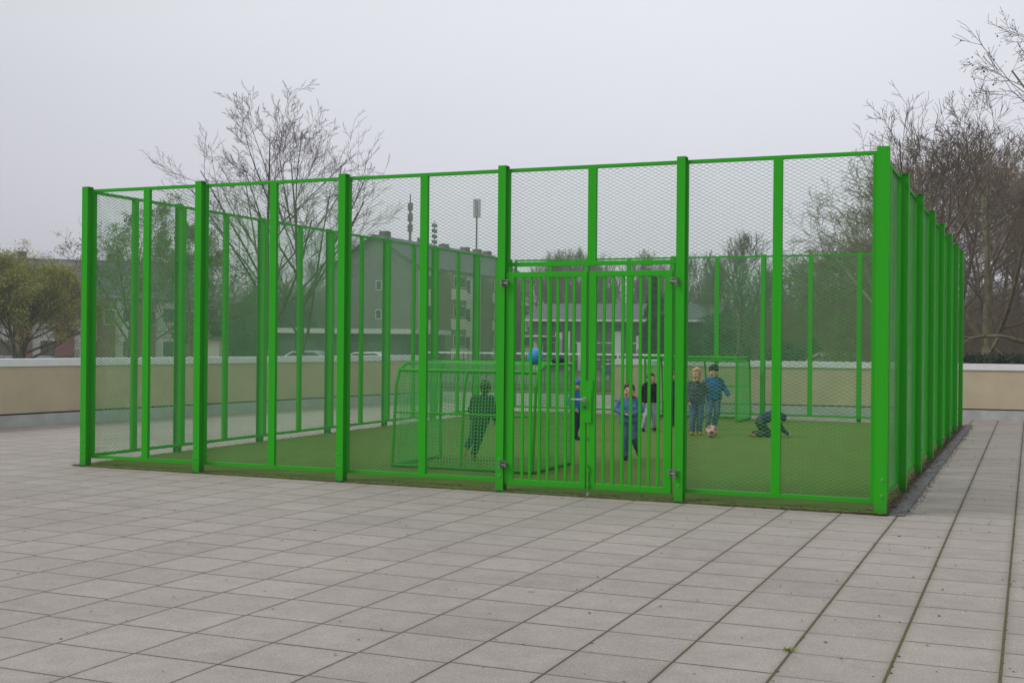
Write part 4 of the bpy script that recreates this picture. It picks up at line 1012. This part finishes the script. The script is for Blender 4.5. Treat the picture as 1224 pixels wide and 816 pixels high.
def window(t, x, z, wd, ht, y=0, frame=WINF, side=None):
    """window on facade (y=0) or on the gable x=0 (side='gable', x is then along depth)"""
    o = MB(); p = MB(); f = 0.07
    if side == 'gable':
        o.box(-0.06, 0.05, x, x+wd, z, z+ht); p.box(-0.075, -0.062, x+f, x+wd-f, z+f, z+ht-f)
    else:
        o.box(x, x+wd, y-0.06, y+0.05, z, z+ht); p.box(x+f, x+wd-f, y-0.075, y-0.062, z+f, z+ht-f)
    a = o.build('window', frame, t); p.build('pane', GLASS, a); return a

# long house with slate roof behind the left parapet
A, B = spot(-95, 92), spot(252, 98)
t, L, rf = house('terrace_house', 'long house with grey slate roof and red brick bays behind the trees on the left', A, B, 9, 5.2, 3.0, WHITE, ROOFT)
for i in range(7):
    x = L*(0.02+i*0.143)
    MB().box(x, x+L*0.065, -0.25, -0.003, 0, 5.1).build('brick_bay', REDB, t)
    window(t, x+0.5, 3.1, 0.9, 1.2, -0.25); window(t, x+L*0.065+0.5, 3.3, 1.3, 1.2); window(t, x+L*0.065+0.5, 0.6, 1.3, 1.3)
for i, fx_ in enumerate((0.46, 0.57, 0.70, 0.83)):
    x = L*fx_; o = MB().box(x, x+0.55, 1.9, 2.5, 5.2+3.0*0.42+0.12, 5.2+3.0*0.42+.5).build('skylight', WINF, t)
for fx_ in (0.3, 0.62, 0.9): MB().box(L*fx_, L*fx_+.6, 4.2, 4.9, 7.8, 8.9).build('chimney', CHIM, rf)

# apartment block: facade recedes to the right, gable towards the camera's left
P1 = spot(500, 110); P2 = spot(634, 136)
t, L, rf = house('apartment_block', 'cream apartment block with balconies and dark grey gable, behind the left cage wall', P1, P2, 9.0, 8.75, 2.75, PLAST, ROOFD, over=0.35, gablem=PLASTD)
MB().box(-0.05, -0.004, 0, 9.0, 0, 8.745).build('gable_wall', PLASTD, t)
for fl in range(3):
    for i, fx_ in enumerate((0.06, 0.36, 0.43, 0.64, 0.70, 0.93)):
        window(t, L*fx_, 1.2+fl*2.75, 1.25, 1.35)
for bx in (0.15, 0.50, 0.78):
    MB().box(L*bx, L*(bx+.12), -1.3, -0.003, 0.1, 8.4).build('balcony_bay', BROWN, t)
    for fl in range(3):
        MB().box(L*bx-.05, L*(bx+.12)+.05, -1.38, -1.303, 0.4+fl*2.75, 1.4+fl*2.75).build('balcony', PLAST, t)
        window(t, L*bx+.4, 1.55+fl*2.75, L*.12-.8, 1.1, -1.3)
window(t, 3.7, 6.6, 0.6, 0.9, side='gable'); window(t, 3.7, 4.0, 0.6, 0.9, side='gable')
for x, y, h in ((1.8, 4.3, 1.0), (9.5, 4.2, 1.0), (14.5, 4.2, .7), (20, 4.3, .8), (23, 4.2, .8), (26, 4.3, .8)):
    MB().box(x, x+1.0, y, y+.7, 11.2, 11.45+h*.7).build('chimney', CHIM, rf)
for x, h in ((12.6, 2.6),):
    m_ = MB(); m_.tube((x, 4.5, 11.2), (x, 4.5, 11.5+h), .05, .04, 6)
    for k in range(4): m_.box(x-.4, x+.4, 4.46, 4.54, 11.8+k*.55, 11.9+k*.55); m_.box(x-.42, x-.32, 4.4, 4.6, 11.8+k*.55, 12.15+k*.55); m_.box(x+.32, x+.42, 4.4, 4.6, 11.8+k*.55, 12.15+k*.55)
    m_.build('roof_antenna', DARKSTEEL, rf)
# masts behind the block
def mast(label, u, D, vtop, kind):
    b = spot(u, D); top = spot(u, D, v=vtop).z; t = empty('mast', tuple(b)); tag(t, label, 'mast'); h = top-GZ
    if kind == 'stack':
        MB().tube((0, 0, 0), (0, 0, h-1.2), .24, .16, 10).build('shaft', CHIM, t); m_ = MB(); m_.tube((0, 0, h-1.2), (0, 0, h), .09, .07, 6)
        for k in range(3): m_.box(-.26, .26, -.2, .2, h-4.6+k*1.3, h-3.7+k*1.3)
        m_.build('antenna', DARKSTEEL, t)
    else:
        MB().tube((0, 0, 0), (0, 0, h-2.2), .17, .11, 8).build('shaft', DARKSTEEL, t); m_ = MB()
        for a in range(3):
            x, y = .36*math.cos(a*2.09), .36*math.sin(a*2.09); m_.box(x-.15, x+.15, y-.1, y+.1, h-2.4, h)
        m_.tube((0, 0, h-2.3), (0, 0, h-.2), .12, .12, 8); m_.tube((0, 0, h-2.3), (0, 0, h-2.2), .45, .45, 10); m_.build('antenna', STEEL, t)
mast('dark slender stack with antennas rising behind the apartment block ridge', 489, 150, 232, 'stack')
mast('thin pole topped by a pale antenna drum right of the dark stack', 568.5, 160, 238, 'drum')

# low flat-roofed building with white fascia
A, B = spot(326, 86), spot(486, 84)
t, L, rf = house('flat_building', 'low dark building with a long white fascia below the apartment gable', A, B, 10, 2.55, 0.34, DARKW, WHITE, over=0.4, flat=True)
for i in range(6): window(t, .6+i*L/6.2, .7, 1.1, 1.3, frame=DARKSTEEL)
# pale low building seen beside it
A, B = spot(232, 84), spot(262, 84)
t, L, rf = house('shed', 'small pale rendered shed between the budding tree and the tall bare tree', A, B, 5, 2.1, .15, PLAST, ROOFD, flat=True)

# long low building behind the gate
A, B = spot(634, 92), spot(849, 88)
t, L, rf = house('long_building', 'long low building with dark roof and white gutter behind the double gate', A, B, 10, 3.75, 1.15, DARKW, ROOFD, over=.5)
MB().box(-.5, L+.5, -.62, -.503, 3.62, 3.78).build('gutter', WHITE, t)
for x0, x1, z0, z1 in ((.02, .045, 0, 2.6), (.145, .185, 1.2, 2.8), (.47, .515, 0, 2.9), (.68, .71, 0, 2.6), (.60, .625, 0, 2.6), (.945, .995, .6, 2.9), (.2, .23, 0, 2.9), (.27, .30, 0, 2.1), (.83, .93, .2, 2.0)):
    MB().box(L*x0, L*x1, -.09, -.003, z0, z1).build('white_panel', WHITE if x1-x0 < .08 else PLAST, t)
MB().box(0, L*.16, -2.2, -.1, 2.45, 2.55).build('canopy', WHITE, t)
for fx_ in (.07, .25, .34, .40, .55, .76): window(t, L*fx_, .8, 1.1, 1.3)
MB().box(L*.6, L*.75, -.5, -.2, 0, .6).build('bench_wall', BROWN, t)

# brown roofed row far behind the wood edge
A, B = spot(896, 112), spot(1052, 104)
t, L, rf = house('row_house', 'long brown house far behind the bare trees left of the wood', A, B, 9, 3.4, 1.25, mat('brown_wall', (.13, .11, .085), .9), mat('brown_roof', (.10, .085, .07), .9))
for i in range(7): window(t, 1+i*L/7, 1.6, 1, 1.2)
# white gabled house
A, B = spot(960, 64), spot(1006, 62)
d = B-A; L = math.hypot(d.x, d.y)
t = empty('gabled_house', (A.x, A.y, GZ)); t.rotation_euler = (0, 0, math.atan2(d.y, d.x)); tag(t, 'small white gabled house with a dark window just above the back parapet', 'house')
MB().box(0, L, 0, 5, 0, .95).build('wall', WHITE, t)
MB().add([(0, 0, .95), (L, 0, .95), (L*.5, 0, 1.55), (0, 5, .95), (L, 5, .95), (L*.5, 5, 1.55)], [(0, 1, 2), (5, 4, 3)]).build('gable', WHITE, t)
r = MB(); r.add([(-.3, -.3, .80), (L*.5, -.3, 1.60), (L*.5, 5, 1.60), (-.3, 5, .80), (-.3, -.3, .92), (L*.5, -.3, 1.72), (L*.5, 5, 1.72), (-.3, 5, .92)], [(0, 1, 2, 3), (7, 6, 5, 4), (0, 4, 5, 1), (0, 3, 7, 4), (1, 5, 6, 2)])
r.add([(L+.3, -.3, .80), (L*.5, -.3, 1.60), (L*.5, 5, 1.60), (L+.3, 5, .80), (L+.3, -.3, .92), (L*.5, -.3, 1.72), (L*.5, 5, 1.72), (L+.3, 5, .92)], [(3, 2, 1, 0), (4, 5, 6, 7), (1, 5, 4, 0), (4, 7, 3, 0), (2, 6, 5, 1)])
r.build('roof', mat('light_grey_roof', (.33, .34, .34), .8), t)
MB().box(L*.36, L*.62, -.04, -.003, .55, 1.05).build('window', GLASS, t)
# red-roofed hut
A, B = spot(996, 70), spot(1014, 70)
house('hut', 'little hut with a reddish roof right of the white gabled house', A, B, 3, 1.25, .35, PLAST, mat('faded_red_roof', (.32, .11, .08), .8), over=.2)
# chimney of a house inside the wood edge
b = spot(974, 96); t = empty('tall_chimney', tuple(b)); tag(t, 'reddish brick chimney standing among the trees above the white gabled house', 'chimney')
MB().box(-.35, .35, -.35, .35, 0, 3.6).build('shaft', REDB, t); MB().box(-.42, .42, -.42, .42, 3.603, 3.75).build('cap', CHIM, t)

# parked cars beyond the left parapet
def car(label, u, D, rz, paint):
    b = spot(u, D); t = empty('parked_car', (b.x, b.y, GZ+.02), rz); tag(t, label, 'car', 'cars parked beyond the parapet')
    prof = [(-2.1, .35), (-2.15, .75), (-1.95, .95), (-1.2, 1.02), (-.65, 1.42), (.75, 1.46), (1.45, 1.08), (2.05, .98), (2.15, .6), (2.1, .35)]
    v = [(x, -.85+(.12 if z > 1.1 else 0), z) for x, z in prof]+[(x, .85-(.12 if z > 1.1 else 0), z) for x, z in prof]; n_ = len(prof)
    MB().add(v, [tuple(range(n_)), tuple(range(2*n_-1, n_-1, -1))]+[(i, n_+i, n_+(i+1) % n_, (i+1) % n_) for i in range(n_)]).build('body', paint, t, bevel=.05)
    g_ = MB()
    for s in (-1, 1): g_.add([(x, s*(.865-(.10 if z > 1.1 else 0)), z) for x, z in ((-1.1, 1.03), (-.6, 1.36), (.7, 1.39), (1.3, 1.08))], [(0, 1, 2, 3)])
    g_.add([(-1.24, -.7, 1.03), (-1.24, .7, 1.03), (-.69, .62, 1.40), (-.69, -.62, 1.40)], [(0, 1, 2, 3)]); g_.add([(1.49, -.7, 1.10), (1.49, .7, 1.10), (.80, .62, 1.44), (.80, -.62, 1.44)], [(3, 2, 1, 0)])
    g_.build('windows', GLASS, t)
    for x in (-1.3, 1.35):
        for s in (-1, 1):
            wo = MB().tube((x, s*.70, .32), (x, s*.90, .32), .32, n=16).build('wheel', GAP, t); MB().tube((x, s*.901, .32), (x, s*.915, .32), .2, n=12).build('rim', STEEL, wo)
    for s in (-.6, .6): MB().box(-2.17, -2.12, s-.16, s+.16, .68, .82).build('headlight', WINF, t)
    return t
car('white parked car whose roof shows above the coping behind the third bay', 441, 68, R(8), mat('white_car_paint', (.75, .76, .77), .25, spec=.7))
car('light blue-grey parked car behind the base of the forked bare tree', 366, 70, R(15), mat('blue_grey_car_paint', (.42, .50, .55), .25, spec=.7))
car('dark blue parked car seen through the gate bars above the parapet', 770, 66, R(-8), mat('dark_blue_car_paint', (.03, .05, .12), .25, spec=.7))
car('teal parked car at the far right edge above the hedge', 1232, 33.5, R(60), mat('teal_car_paint', (.03, .16, .17), .3, spec=.6)).location.z = GZ+.15
b = spot(774, 84); t = empty('street_lamp', tuple(b)); tag(t, 'slim grey street lamp rising above the spruce behind the gate', 'street lamp')
MB().tube((0, 0, 0), (0, 0, 7.2), .08, .05, 8).build('pole', DARKSTEEL, t); MB().box(-.12, .5, -.1, .1, 7.2, 7.32).build('lamp_head', STEEL, t)

# ------------------------------------------------------------------ haze
hz = MB().box(-430, 270, -70, 430, GZ-1, 24).build('haze', None); hz['kind'] = 'stuff'
hm = bpy.data.materials.new('haze'); hm.use_nodes = True; ht = hm.node_tree; ht.nodes.clear()
out = ht.nodes.new('ShaderNodeOutputMaterial'); pv_ = ht.nodes.new('ShaderNodeVolumePrincipled')
pv_.inputs['Color'].default_value = (.93, .95, 1, 1); pv_.inputs['Density'].default_value = 0.0014; pv_.inputs['Anisotropy'].default_value = 0.2
ht.links.new(pv_.outputs[0], out.inputs['Volume']); hz.data.materials.append(hm)
